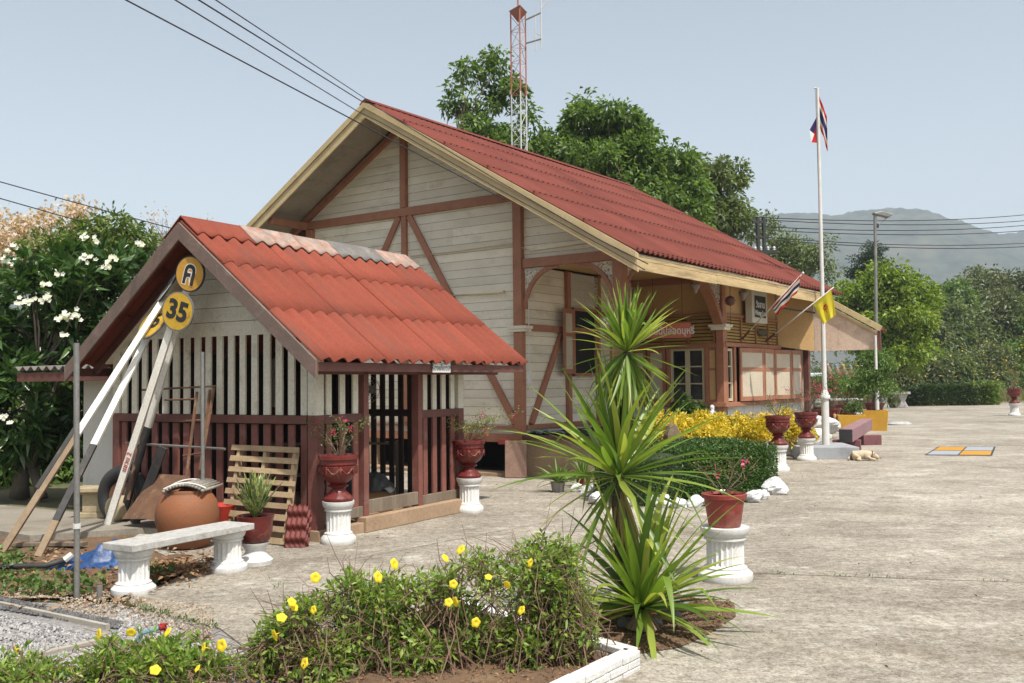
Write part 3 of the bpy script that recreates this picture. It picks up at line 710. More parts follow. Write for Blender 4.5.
b0 = stl(742, 339, u=2.2); tip = aty(803, 273, (b0.y-1.1))
t = thing('wall_flag', 'striped red white and blue flag drooping from a slanting pole beside the name sign', 'flag', b0)
v = tip-b0
mb = MB(); mb.tube([(0, 0, 0), v], [.016, .012], 8); mb.build('pole', m_white, t, smooth=True); mb = MB(); mb.tube([(0, 0, 0), v*.14], .026, 8); mb.build('holder', m_maroon, t)
mb = MB(); mb.ball(v, .028); mb.build('finial', m_white, t, smooth=True)
flagcloth('f', None or (lambda a, b_: [0, 1, 2, 1, 0][min(4, int(b_*5))]), t, v*.50, v*.97, (0.02, -.03, -.24), 2).build('flag', [cR, cW, cB], t, smooth=True)
b0 = stl(766, 341, u=2.2); tip = aty(834, 287, b0.y-.9)
t = thing('wall_flag', 'yellow flag with red emblem hanging from a slanting pole in front of the pink board', 'flag', b0); v = tip-b0
mb = MB(); mb.tube([(0, 0, 0), v], [.016, .012], 8); mb.build('pole', m_white, t, smooth=True); mb = MB(); mb.tube([(0, 0, 0), v*.14], .026, 8); mb.build('holder', m_maroon, t)
f = flagcloth('f', lambda a, b_: 1 if ((a-.45)**2+(b_-.45)**2 < .022 and (int(a*30)+int(b_*22)) % 3) or abs(a-.45) < .03 and .3 < b_ < .68 else 0, t, v*.70, v*.96, (.16, -.05, -.50), 2, 2).build('flag', [cY, cR], t, smooth=True)
# ------------------------------------------------------------------ the small open shed
sw = SH
SD = thing('storage_shed', 'small slatted storage shed with bright red corrugated roof', 'shed', SH, rad(-31))
AU, AZ = -1.66, 3.70; E1U, E1Z = .50, 2.02; SS = (AZ-E1Z)/(E1U-AU)
W0 = -3.46; DV = 2.86
def srz(u): return AZ-SS*abs(u-AU)
corrugated('roof', m_roofshed, SD, -.5, 3.85, (AU, AZ), (E1U+.02, E1Z-.02), 3, .235, .030, 12, .09, .009, .01, .004)
corrugated('roof', m_roofshed, SD, -.5, 3.85, (AU, AZ), (AU-2.16, AZ-SS*2.16), 3, .235, .030, 8, .09, .009, .01, .004)
m_capd = mat('weathered_cream_tile', (.44, .34, .28), (.30, .12, .08), 7, .9, .3, 40, dirt=(.20, .18, .16), dscale=6, dlo=.42, dhi=.62, damt=.8)
m_capg = mat('mossy_grey_tile', (.20, .185, .17), (.12, .115, .105), 6, .9, .4, 40, dirt=(.35, .30, .26), dscale=5)
for k, (a, b_, mm) in enumerate(((-.5, .42, m_roofshed), (.42, 1.35, m_capd), (1.33, 2.05, m_capd), (2.03, 3.05, m_capg), (3.03, 3.86, m_capd))):
    mb = MB()
    def fn(s, q_, a=a, b_=b_, k=k):
        y = a+(b_-a)*q_; x = (s-.5)*2; env = abs(x)
        return (AU+x*.30, y, AZ-abs(x)*.30*SS+.055+.035*(1-env)**2*0+.022*math.sin(2*PI*y/.235)*env+.010*(k % 2))
    mb.grid(fn, 8, 30); o = mb.build('ridge_tile', mm, SD, smooth=True, solid=.014)
for sgn in (1, -1):
    mb = MB(); pts = []
    for u_ in (0, 2.14): pts.append((AU+sgn*u_, -.53, AZ-SS*u_-.03))
    mb.prism([pts[0], pts[1], (pts[1][0], -.53, pts[1][2]-.20), (pts[0][0], -.53, pts[0][2]-.21)], (0, .03, 0)); mb.build('bargeboard', m_bargewood, SD, bevel=.004)
mb = MB(); mb.box(E1U-.05, E1U-.02, -.5, 3.8, 1.885, 1.985); mb.build('fascia', m_maroon, SD, bevel=.004)
mb = MB(); mb.box(AU-2.14, AU-2.11, -.5, 3.8, 1.885, 1.985); mb.build('fascia', m_maroon, SD)
for k in range(5):
    mb = MB(); y = -.1+k*.95
    for sgn in (1, -1): mb.beam((AU, y, AZ-.12), (AU+sgn*2.1, y, AZ-SS*2.1-.12), .06, .09, (0, 0, 1))
    mb.build('rafter', m_maroon, SD)
m_slat = mat('cream_slat', (.74, .69, .57), (.64, .59, .48), 2, .7, .2, 40, dirt=(.26, .22, .18), dscale=4, island=.1)
m_gslat = mat('maroon_slat', (.24, .085, .065), (.16, .058, .045), 3, .65, .25, 40, dirt=(.25, .17, .14), dscale=4, island=.18)
# corner posts
for (u_, v_, mt) in ((-.03, .03, 0), (W0+.03, .03, 0), (-.03, DV, 0), (W0+.03, DV, 0)):
    mb = MB(); mb.box(u_-.065, u_+.065, v_-.065, v_+.065, .0, 1.40); mb.build('corner_post', m_gslat, SD, bevel=.005)
    mb = MB(); mb.box(u_-.065, u_+.065, v_-.065, v_+.065, 1.40, srz(u_)-.1); mb.build('corner_post', m_slat, SD, bevel=.005)
# front wall: slats and rail
mb = MB(); mb.box(W0+.05, -.1, -.05, 0, 1.30, 1.395); mb.build('rail', m_maroon, SD, bevel=.004)
mb = MB(); mb.box(W0+.05, -.1, -.03, .02, .14, .24); mb.build('sill', m_maroon, SD)
mb = MB(); mb2 = MB()
x = W0+.12
while x < -.14:
    wd = .098*random.uniform(.92, 1.08); mb.box(x, x+wd, -.012, .014, 1.40, 2.36); mb2.box(x, x+wd, -.012, .014, .24, 1.29); x += .195
mb.build('slats', m_slat, SD); mb2.build('slats', m_gslat, SD)
mb = MB(); z = 2.34; 
while z < 3.5:
    t_ = z+.175
    a = (AZ-.13-z)/SS; b_ = max((AZ-.13-t_)/SS, .0)
    mb.prism([(max(W0, AU-a), -.02, z), (min(0, AU+a), -.02, z), (min(0, AU+b_), -.008, t_-.006), (max(W0, AU-b_), -.008, t_-.006)], (0, .02, 0)); z += .175
mb.build('gable_boards', m_slat, SD)
mb = MB(); mb.beam((AU-1.9, -.05, AZ-SS*1.9-.17), (AU, -.05, AZ-.15), .03, .12, (0, 1, 0)); mb.beam((AU+1.9, -.05, AZ-SS*1.9-.17), (AU, -.05, AZ-.15), .03, .12, (0, 1, 0)); mb.build('gable_trim', m_slat, SD)
# right wall
mb = MB(); mb2 = MB(); mb3 = MB()
for (a, b_) in ((.10, .80), (1.96, 2.80)):
    mb = MB(); mb2 = MB(); mb3 = MB()
    x = a+.03; n = 3 if a < 1 else 4; st_ = (b_-a)/n
    for k in range(n):
        c0 = a+st_*(k+.25); mb.box(-.014, .012, c0, c0+.09, 1.40, 1.92); mb2.box(-.014, .012, c0, c0+.09, .18, 1.30)
    mb3.box(-.02, .03, a-.04, b_+.03, 1.30, 1.40)
    mb.build('slats', m_slat, SD); mb2.build('slats', m_gslat, SD); mb3.build('rail', m_maroon, SD, bevel=.004)
for y in (.82, 1.90): 
    mb = MB(); mb.box(-.06, .05, y-.045, y+.045, .12, 1.92); mb.build('door_post', m_gslat, SD, bevel=.005)
mb = MB(); mb.box(-.02, .04, .86, 1.86, .20, .36); mb.box(-.02, .03, .1, .78, .18, .30); mb.box(-.02, .03, 1.95, 2.8, .18, .30); mb.build('threshold', m_wood, SD, bevel=.005)
mb = MB(); mb.box(W0-.1, .10, -.06, DV+.1, -.02, .12); mb.box(-.02, .14, .70, DV+.05, .0, .18); mb.build('concrete_base', m_plaster, SD, bevel=.01)
mb = MB(); mb.box(-.0, .05, .0, 3.8, 1.86, 1.95); mb.build('head_beam', m_maroon, SD)
# back wall: slats darkened as backlit silhouettes, rail; left wall coloured as shade
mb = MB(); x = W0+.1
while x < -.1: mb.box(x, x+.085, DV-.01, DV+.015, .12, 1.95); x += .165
mb.box(W0, 0, DV-.03, DV, 1.28, 1.38); mb.build('back_slats', mat('backlit_slat', (.035, .022, .018), (.05, .03, .024), 3, .8, .2), SD)  # slat colour carries the dark of a backlit silhouette
mb = MB(); mb.box(W0-.02, W0, 0, DV, .12, 2.2); mb.box(W0, W0+1.7, DV+.03, DV+.05, .12, 2.4); mb.build('left_wall', m_dark, SD)  # blackened so the slat gaps look shaded
# notices on the fascia and the post
y0 = 2.05
t = thing('notice_plate', 'small white notice plate with black lettering under the shed eave', 'notice', SH+ub*(E1U+.0)+vb*1.75+Vector((0, 0, 1.88)), rad(-31))
mb = MB(); mb.box(-.015, -.002, -.19, .19, 0, .12); mb.build('plate', m_white, t); txt('ห้องเก็บของ', .095, m_txtk, t, (.0, 0, .055), (PI/2, 0, PI/2), ext=.001)
# neighbouring outbuilding to the left
OB = thing('outbuilding', 'plain white plastered outbuilding with grey corrugated eave left of the shed', 'building', SH+ub*-3.5+vb*.6, rad(-31))
mb = MB(); mb.box(-1.5, -.02, 0, 3.0, 0, 1.92); mb.build('wall', mat('white_plaster', (.62, .60, .55), (.54, .52, .47), 1.2, .9, .2, dirt=(.35, .32, .27), dscale=2), OB)
mb = MB(); mb.grid(lambda a, b_: (-2.5+2.5*a, -.45+3.6*b_, 2.02+.15*b_+.03*math.sin(a*2.4/.18*2*PI)), 110, 4); mb.build('roof', mat('grey_corrugated', (.20, .18, .16), (.13, .12, .11), 3, .9, .3), OB, smooth=True, solid=.01)
mb = MB(); mb.box(-2.45, -.02, -.42, -.39, 1.83, 1.96); mb.build('fascia', m_maroon, OB)
mb = MB()
for k in range(4): mb.box(-.5, -.36, -.02, .001, 1.40+k*.1, 1.46+k*.1)
mb.build('vent', m_dark, OB)
# ------------------------------------------------------------------ things inside the shed
def inshed(a, b_, z=.12): return SH+ub*a+vb*b_+Vector((0, 0, z))
t = thing('paint_bucket', 'white paint bucket with blue band inside the shed doorway', 'bucket', inshed(-1.0, 1.95))
mb = MB(); mb.lathe([(.11, 0), (.12, .02), (.135, .26), (.14, .28), (.125, .28), (.12, .05)], 20); mb.build('bucket', m_white, t, smooth=True)
mb = MB(); mb.lathe([(.128, .09), (.134, .19)], 20); mb.build('band', mat('blue_band', (.05, .12, .35)), t)
g_ = 'buckets inside the shed'; t['group'] = g_
t2 = dup(t, inshed(-1.0, 1.95, .41), .6, 'white paint bucket stacked on top of another in the shed doorway')
t3 = dup(t, inshed(-1.45, 1.6), 1.2, 'white paint bucket standing behind the leaning plank in the shed')
t = thing('cardboard_box', 'brown cardboard box just inside the shed threshold', 'box', inshed(-.45, 1.62))
mb = MB(); mb.box(-.2, .2, -.17, .17, 0, .26); mb.build('box', mat('cardboard', (.26, .15, .08), (.20, .115, .06), 3, .9, .1), t, bevel=.005); mb = MB(); mb.box(-.2, -.02, -.175, .175, .262, .268); mb.box(.0, .2, -.175, .175, .262, .27); mb.build('flap', mat('cardboard', (.26, .15, .08)), t)
t = thing('black_sheet', 'crumpled black plastic sheet heaped on the cardboard box', 'plastic sheet', inshed(-.45, 1.6, .38))
mb = MB(); mb.grid(lambda a, b_: ((a-.5)*.5, (b_-.5)*.42, .22*math.sin(PI*a)*math.sin(PI*b_)+.05*mn.noise((a*7, b_*7, 1))+.01), 24, 24); mb.build('sheet', m_black, t, smooth=True)
t = thing('leaning_plank', 'dark plank leaning just inside the shed door', 'plank', inshed(-.9, 1.45)); mb = MB(); mb.beam((0, 0, 0), (.12, .35, .95), .26, .03, (0, 1, 0)); mb.build('plank', m_black, t)
t = thing('standing_fan', 'old standing electric fan seen through the shed doorway', 'fan', inshed(-1.2, 2.35), rad(-10))
mb = MB(); mb.lathe([(.18, 0), (.18, .03), (.03, .05), (.02, 1.45)], 16); mb.build('stand', m_black, t, smooth=True)
mb = MB()
for k in range(14): a = k*PI/7; mb.tube([(0, -.06, 1.55), (.1*math.cos(a), -.1, 1.55+.1*math.sin(a)), (.2*math.cos(a), -.06, 1.55+.2*math.sin(a))], .004, 4)
for r_ in (.1, .15, .2): mb.tube([(r_*math.cos(a), -.09+.03*(r_ > .16), 1.55+r_*math.sin(a)) for a in np.linspace(0, 2*PI, 25)], .005, 4)
mb.build('cage', m_metal, t)
mb = MB(); mb.ball((0, 0, 1.55), (.07, .1, .07)); mb.build('motor', m_white, t, smooth=True)
mb = MB()
for k in range(3): a = k*2*PI/3; mb.beam((0, -.05, 1.55), (.15*math.cos(a), -.05, 1.55+.15*math.sin(a)), .1, .01, (0, 1, 0))
mb.build('blade', m_metal, t)
t = thing('wooden_shelf', 'low wooden shelf with clutter against the back slats of the shed', 'shelf', inshed(-2.0, 2.45), 0)
mb = MB()
for z in (.3, .75): mb.box(-.9, 1.0, -.02, .28, z, z+.03)
for x in (-.88, .04, .96): mb.box(x, x+.04, 0, .26, 0, .8)
mb.build('frame', m_wood, t)
# ------------------------------------------------------------------ leaning marker boards
def leaning(name, label, base, top, segs, wdt=.075, thk=.04, cat='pole', group=None):
    """plank of square section; segs = [(t0, t1, material)]"""
    t = thing(name, label, cat, base, 0, group); d = top-base
    for (a, b_, mm) in segs:
        mb = MB(); mb.beam(d*a, d*b_, wdt, thk, (0, -1, .3)); mb.build('pole', mm, t, bevel=.004)
    return t
def disc(parent, c, up, face, r, mface, mrim, thk=.02):
    up = up.normalized(); n = (face-up*face.dot(up)).normalized(); s = up.cross(n)
    M = Matrix((s, up, n)).transposed()
    mb = MB(); mb.lathe([(r*.2, 0), (r, 0), (r, thk), (r*.2, thk)], 40); o = mb.build('marker_rim', mrim, parent)
    ML = Matrix.Translation(c) @ M.to_4x4(); o.matrix_local = ML
    mb = MB(); mb.lathe([(r*.1, thk+.001), (r*.93, thk+.001), (r*.93, thk+.003), (r*.1, thk+.003)], 40); f_ = mb.build('marker_face', mface, parent); f_.matrix_local = ML
    return M, c + n*(thk+.005), n
m_signy = mat('sign_yellow', (.62, .38, .03), (.52, .31, .03), 4, .6, .15, 60, dirt=(.25, .13, .04), dscale=9, dlo=.58, dhi=.66)
m_signo = mat('sign_amber', (.58, .30, .04), (.50, .25, .03), 4, .6, .1)
m_wpole = mat('white_pole_paint', (.88, .85, .78), (.78, .74, .66), 5, .7, .2, 50, dirt=(.30, .23, .16), dscale=7, dlo=.6, dhi=.7)
m_bpole = mat('black_pole_paint', (.03, .03, .032), (.06, .055, .05), 5, .7, .2, 50, dirt=(.2, .15, .1), dscale=6)
m_poleb = mat('bare_pole_wood', (.30, .22, .14), (.2, .14, .09), 6, .85, .3)
def sp(px, py, v_=-.3): return atp(px, py, SH+vb*v_, vb)
fc = Vector((-.36, -.94, .05))
# 1 far left, white board seen edge on
B1, T1 = at(2, 552), sp(165, 297, -.36)
t = leaning('marker_post', 'longest leaning marker post, its white round board turned away', B1, T1, ((0, .42, m_poleb), (.42, 1, m_wpole)), cat='marker post', group='leaning marker posts')
mb = MB(); d = T1-B1; off = Vector((-.045, -.0, .02)); mb.beam(d*.22+off, d*.46+off, .05, .05, (0, -1, .3)); mb.build('black_strip', m_bpole, t, bevel=.003)
c = sp(168.5, 288, -.30)-B1
M, cc, n_ = disc(t, c, d, Vector((-1.0, -.66, .0)), .22, m_white, m_black)
txt('111', .22, m_txtk, t, cc, M, bold=.003)
# 2
B2, T2 = at(38, 557), sp(149, 334, -.36)
t = leaning('marker_post', 'leaning marker post with yellow 35 board half hidden behind another', B2, T2, ((0, .14, m_poleb), (.14, .46, m_bpole), (.46, 1, m_wpole)), cat='marker post', group='leaning marker posts')
d = T2-B2; c = sp(154, 323.5, -.46)-B2
M, cc, n_ = disc(t, c, d*.9+Vector((0, 0, .2)), Vector((-.50, -.90, .0)), .235, m_signy, m_metal); txt('35', .27, m_txtk, t, cc, M, bold=.012)
# 3
B3, T3 = at(106, 530), sp(174, 318, -.48)
t = leaning('marker_post', 'white leaning marker post with red writing and the front yellow 35 board', B3, T3, ((0, 1, m_wpole),), .085, .045, 'marker post', 'leaning marker posts')
d = T3-B3; c = sp(178.7, 311.5, -.52)-B3
M, cc, n_ = disc(t, c, d*.6+Vector((0, 0, .5)), fc, .232, m_signy, m_metal); txt('35', .31, m_txtk, t, cc, M, bold=.012)
dn = d.normalized(); nn = (Vector((0, -1, .3))-dn*Vector((0, -1, .3)).dot(dn)).normalized(); M3 = Matrix((dn, nn.cross(dn), nn)).transposed()
txt('แขวน 2', .085, mat('red_writing', (.5, .02, .02)), t, d*.33+nn*.026, M3)
# 4
B4, T4 = at(118, 528)+Vector((0, .1, .07)), sp(190, 280, -.30)
t = leaning('marker_post', 'half black leaning marker post carrying the topmost amber emblem board', B4, T4, ((0, .40, m_bpole), (.40, 1, m_wpole)), .085, .045, 'marker post', 'leaning marker posts')
d = T4-B4; c = sp(191, 274, -.46)-B4
M, cc, n_ = disc(t, c, d*.6+Vector((0, 0, .5)), fc, .212, m_signo, mat('navy_rim', (.03, .045, .07)))
txt('ค', .40, m_txtw, t, cc-n_*.001, M, bold=.022, sx=.8, name='emblem_outline'); txt('ค', .40, m_txtk, t, cc+n_*.001, M, bold=.008, sx=.8, name='emblem')
# grey metal poles
for (px, yb, yt, lb, r_) in ((77, 598, 343, 'tall grey metal pole standing in the weeds left of the bench', .024), (203, 545, 352, 'grey metal pole standing between the big jar and the pallet', .022)):
    b_ = at(px, yb); tp = aty(px-.5, yt, b_.y); t = thing('metal_pole', lb, 'pole', b_)
    mb = MB(); mb.tube([(0, 0, -.02), tp-b_], r_, 12); mb.build('pole', m_metal, t, smooth='auto')
    mb = MB(); mb.tube([(tp-b_)*.27, (tp-b_)*.29], r_*1.3, 10); mb.build('clamp', m_white, t)
t = thing('short_pipe', 'short stub of grey pipe in the ground beside the tall pole', 'pipe', at(85, 598)+Vector((.12, 0, 0)))
mb = MB(); mb.tube([(0, 0, -.02), (0, 0, .10)], .024, 10); mb.build('pipe', m_metal, t)
# ------------------------------------------------------------------ clutter in front of the shed
def on(px, py, z=0): return at(px, py, z)
def shf(px, py, v_): return atp(px, py, SH+vb*v_, vb)
# rusty ladder frame leaning on the slats
P = [shf(140, 505, -.45), shf(152, 390, -.10)]
t = thing('rusty_frame', 'rusty iron frame and ladder leaning against the slats above the jar', 'frame', shf(170, 505, -.5))
o_ = t.location.copy()
mb = MB()
def pl(a, b_, r_=.02): mb.tube([a-o_, b_-o_], r_, 6)
for (a, b_) in (((183, 505), (197, 392)), ((196, 505), (210, 390)), ((128, 500), (148, 392)), ((200, 470), (214, 388))): pl(shf(*a, -.42), shf(*b_, -.12))
for (a, b_) in (((142, 390), (216, 386)), ((186, 421), (206, 420)), ((183, 456), (203, 453)), ((165, 400), (197, 399))): pl(shf(*a, -.16), shf(*b_, -.14), .012)
mb.build('frame', m_rust, t)
mb = MB(); pl(shf(126, 443, -.3), shf(225, 449, -.25), .016); mb.build('crossbar', m_metal, t)
# dark boards behind the jar
t = thing('plywood_sheet', 'stained brown plywood sheet leaning behind the terracotta jar', 'board', shf(155, 520, -.55)); o_ = t.location.copy()
mb = MB(); pts = [shf(122, 519, -.6)-o_, shf(186, 519, -.6)-o_, shf(188, 476, -.3)-o_, shf(158, 474, -.3)-o_, shf(150, 480, -.32)-o_]; mb.prism(pts, vb*.02); mb.build('sheet', mat('stained_ply', (.20, .10, .055), (.09, .05, .03), 4, .9, .3, dirt=(.35, .25, .17), dscale=6), t)
# terracotta jar with slatted lid
t = thing('terracotta_jar', 'large round terracotta water jar in front of the slats', 'jar', at(184, 549)+Vector((0, .1, 0)))
mb = MB(); mb.lathe([(.16, 0), (.21, .02), (.28, .12), (.33, .28), (.335, .38), (.31, .50), (.26, .575), (.235, .60), (.25, .625), (.235, .63), (.21, .60), (.22, .5), (.2, .1)], 48)
mb.build('body', mat('terracotta', (.27, .10, .04), (.205, .075, .03), 2, .7, .2, 40, (1, 1, 3), dirt=(.18, .10, .065), dscale=2, dlo=.48), t, smooth=True)
jb = t.location.copy()
t = thing('slatted_lid', 'curled grey bamboo mat lying over the mouth of the terracotta jar', 'mat', jb+Vector((.03, 0, .62)), rad(8))
mb = MB()
for k in range(13):
    x = -.20+k*.033; z = .075*(1-((k-6)/6.5)**2)
    mb.tube([(x-.03, -.26+.01*random.random(), z), (x+.10, .26+.01*random.random(), z+.01)], .0165, 7)
m_bam = mat('bamboo_grey', (.36, .33, .28), (.20, .175, .15), 10, .85, .3, 40, (6, 1, 1), island=.2); mb.build('mat', m_bam, t, smooth=True)
mb = MB()
for y in (-.22, .2): mb.tube([(-.23+k*.036, y, .018+.078*(1-((k-6)/6.8)**2)) for k in range(13)], .010, 5)
mb.build('binding', m_white, t)
# pallet
t = thing('wooden_pallet', 'slatted wooden pallet leaning against the shed front', 'pallet', at(262, 548)); o_ = t.location.copy()
TL, TR, BL, BR = shf(232, 446, -.12), shf(299, 449, -.12), shf(219, 541, -.42), shf(288, 547, -.42)
for q_ in (BL, BR): q_.z = .03
mb = MB(); m_pal = mat('pallet_wood', (.44, .32, .19), (.33, .23, .13), 4, .85, .3, 40, (1, 1, 1), dirt=(.18, .12, .08), dscale=4, island=.2)
dn = (BL-TL)
for k in range(9):
    f_ = k/8*.97+.015; a = TL.lerp(BL, f_)-o_; b_ = TR.lerp(BR, f_)-o_
    wj = .068*random.uniform(.85, 1.1); nn = dn.cross(TR-TL).normalized(); mb.beam(a+nn*random.uniform(0, .004), b_, .016, wj, dn)
mb.build('slats', m_pal, t, bevel=.003)
mb = MB()
for f_ in (.10, .5, .93):
    a = TL.lerp(TR, f_)-o_; b_ = BL.lerp(BR, f_)-o_; nn = dn.cross(TR-TL).normalized(); s_ = -1 if nn.y < 0 else 1; mb.beam(a+nn*s_*.04, b_+nn*s_*.04, .045, .06, nn)
mb.build('runner', m_pal, t)
# dark red roof tiles leaning beside the post
t = thing('roof_tiles', 'pieces of dark red corrugated tile leaning beside the shed corner post', 'roof tile', at(293, 546)); o_ = t.location.copy()
mb = MB()
for k in range(3):
    def fn(a, b_, k=k): return (-.07+.22*a+k*.015+.02*b_, -.02-.10*(1-b_)+k*.03+.02*math.sin(b_*20+k), .0+(.44-k*.05)*b_+.012*math.sin(a*25))
    mb.grid(fn, 16, 24)
mb.build('tiles', mat('dark_red_tile', (.15, .022, .015), (.10, .018, .012), 5, .6, .2), t, smooth=True, solid=.012)
t = thing('red_basin', 'bright red plastic basin showing between jar and pallet', 'basin', at(216, 541)+Vector((-.02, .25, 0)))
mb = MB(); mb.lathe([(.12, 0), (.14, .02), (.18, .36), (.195, .38), (.17, .38), (.13, .03)], 24); mb.build('basin', mat('red_plastic', (.50, .04, .025), (.45, .035, .02), 3, .35, 0), t, smooth=True)
# concrete pieces on the slab
m_conc2 = mat('old_yellow_concrete', (.44, .36, .23), (.34, .27, .17), 4, .9, .4, 40, dirt=(.20, .17, .12), dscale=5)
def ruin(px, py, z=.07): return at(px, py, z)
t = thing('concrete_pedestal', 'old yellowish concrete pedestal with broken cap behind the left pole', 'pedestal', ruin(92, 518)+Vector((.0, .1, 0)))
mb = MB(); mb.box(-.17, .17, -.13, .13, 0, .07); mb.box(-.13, .13, -.10, .10, .07, .30); mb.build('shaft', m_conc2, t, bevel=.01)
mb = MB(); mb.prism([(-.16, -.13, .30), (.16, -.13, .30), (.16, .13, .30), (-.16, .13, .30)], (0, 0, .03)); mb.prism([(-.24, -.19, .33), (.24, -.19, .33), (.24, .19, .33), (-.24, .19, .33)], (0, 0, .06)); mb.build('cap', m_conc2, t, bevel=.012)
t = thing('concrete_drum', 'short grey concrete drum lying on its side on the old slab', 'drum', ruin(116, 522)+Vector((.0, .12, .15)), rad(60))
mb = MB(); mb.lathe([(.06, -.12), (.12, -.13), (.155, -.10), (.165, 0), (.155, .10), (.12, .13), (.06, .12)], 28); o = mb.build('drum', m_conc2, t, smooth=True); o.rotation_euler = (0, PI/2, 0)
t = thing('tyre', 'black tyre standing behind the drum against the shed wall', 'tyre', inshed(-3.05, -.2, .36), rad(-20))
mb = MB(); R_, r_ = .30, .09; mb.grid(lambda a, b_: ((R_+r_*math.cos(2*PI*b_))*math.cos(2*PI*a), r_*.9*math.sin(2*PI*b_), (R_+r_*math.cos(2*PI*b_))*math.sin(2*PI*a)), 40, 14); mb.build('tyre', m_black, t, smooth=True)
mb = MB(); mb.tube([ (0, -.03, 0), (0, .05, 0)], .2, 24); mb.build('rim', m_rust, t)
for k, (a, b_, lb, mm) in enumerate((((60, 507), (160, 519), 'long brown pipe lying along the old slab, the rear one', m_rust), ((78, 514), (215, 524), 'pale pipe lying along the front of the old slab', m_poleb))):
    A_, B_ = at(*a, .07), at(*b_, .07); t = thing('lying_pipe', lb, 'pipe', A_); mb = MB(); mb.tube([(0, 0, .022), B_-A_+Vector((0, 0, .022))], .02, 8); mb.build('pipe', mm, t, smooth='auto')
t = thing('dark_plank', 'dark charred plank leaning beside the white marker post', 'plank', at(128, 532)+Vector((0, .2, .07))); A_ = t.location; T_ = shf(163, 447, -.35)
mb = MB(); mb.beam((0, 0, 0), T_-A_, .11, .03, (0, -1, 0)); mb.build('plank', m_bpole, t, bevel=.004)
t = thing('dark_plank', 'brown plank lying in the weeds in front of the old slab', 'plank', at(55, 548)+Vector((0, 0, .03))); mb = MB(); mb.beam((-.5, .1, 0), (.35, -.05, .02), .1, .04); mb.build('plank', m_wood, t, bevel=.004)
# blue tarp
t = thing('blue_tarp', 'crumpled blue tarpaulin lying behind the bench end', 'tarpaulin', at(95, 565))
mb = MB()
def fn(a, b_):
    x = (a-.5)*.82; y = (b_-.5)*.5; h = (math.sin(PI*a)**.6)*(math.sin(PI*b_)**.6) if 0 < a < 1 and 0 < b_ < 1 else 0
    hh = (.10+.17*math.exp(-((x-.2)/.17)**2))
    return (x+.03*mn.noise((a*6, b_*6, 4)), y, .005+h*hh*(.75+.7*mn.noise((a*6+3, b_*5, 2)))+h*.035*abs(mn.noise((a*16, b_*16, 5))))
mb.grid(fn, 56, 44); mb.build('sheet', mat('blue_plastic_sheet', (.016, .065, .20), (.010, .040, .13), 6, .4, .3, 30, dirt=(.15, .25, .45), dscale=5), t, smooth=True)
t = thing('rolled_cable', 'roll of black rubber hose lying in the weeds with white end', 'hose', at(18, 572)); mb = MB(); mb.tube([(-.35, 0, .04), (-.1, .02, .05), (.25, .03, .05), (.42, .10, .10)], .028, 8); mb.build('hose', m_black, t, smooth=True); mb = MB(); mb.tube([(.40, .09, .09), (.46, .12, .14)], .032, 8); mb.build('end_cap', m_white, t)
# weeds and dead leaves (uncountable)
wl = leafmat('weed_leaf', (.055, .10, .022), (.10, .17, .04), (.16, .22, .06), .3)
n = 7500; X = RNG.uniform(-7.5, -3.1, n); Y = RNG.uniform(7.85, 9.8, n); lim = 8.1+(X+3.2)*-.06
k = (Y > lim) & (Y < 9.75+(X+3.2)*.0) & (RNG.random(n) < .35+.65*(np.sin(X*5)+np.cos(Y*6+X*3) > -.4)) & ~((X > -3.9) & (Y > 9.0)) & ~((X > -4.75) & (X < -3.5) & (Y > 8.62)) & ~((X > -3.55) & (Y < 8.7))
P = np.stack([X, Y, RNG.uniform(.01, .15, n)], 1)[k]; D = RNG.normal(size=P.shape)+np.array([0, 0, .5])
o = leaf_mesh('weeds', P, D, RNG.uniform(.035, .075, len(P)), RNG.uniform(.03, .055, len(P)), wl); o['kind'] = 'stuff'
dl = leafmat('dead_leaf', (.14, .065, .03), (.24, .13, .065), (.36, .24, .13), .1, .8)
n = 1000; X = RNG.uniform(-7, -2.5, n); Y = RNG.uniform(7.6, 10.4, n); P = np.stack([X, Y, RNG.uniform(.015, .05, n)], 1); P = P[~((X > -3.0) & (Y < 8.6))]
P2 = np.stack([RNG.normal(-3.15, .28, 700), RNG.normal(9.15, .25, 700), RNG.uniform(.01, .10, 700)], 1); P = np.concatenate([P, P2]); P = P[~(P[:, 0] > -2.82)]
o = leaf_mesh('dead_leaves', P, RNG.normal(size=P.shape)*np.array([1, 1, .3]), .06, .03, dl); o['kind'] = 'stuff'
# ------------------------------------------------------------------ bench
m_bw = mat('bench_white_paint', (.66, .645, .62), (.60, .585, .56), 5, .7, .15, 60, dirt=(.36, .31, .25), dscale=4.5, dlo=.54, dhi=.74, damt=.6)
m_bt = mat('speckled_bench_top', (.52, .50, .47), (.38, .365, .34), 9, .8, .3, 120, dirt=(.22, .20, .18), dscale=16, dlo=.5, dhi=.66, fine=.35)
def flute(n_, amp, rings):
    return lambda i, t, j: 1 - (amp*(.5-.5*math.cos(n_*t))**.5 if i in rings else 0)
def pedestal(name, parent, c, s, hgt, r_, mt=m_bw, nf=20):
    """round fluted column: plinth, torus, fluted shaft, flared cap"""
    prof = [(1.32, 0), (1.36, .05), (1.34, .13), (1.16, .19), (1.06, .22), (1.08, .245), (1.0, .26), (.93, .28), (.93, .30), (.93, .74), (.95, .755), (1.05, .77), (1.05, .80), (.99, .815), (1.12, .86), (1.22, .93), (1.22, 1.0)]
    mb = MB(); mb.lathe([(a*r_, b_*hgt) for a, b_ in prof], nf*5, c, flute(nf, .10, (8, 9)))
    return mb.build(name, mt, parent, smooth='auto')
pa, pb = at(128, 596), at(224, 573)
yaw = math.atan2((pb-pa).y, (pb-pa).x); Lb = (pb-pa).length
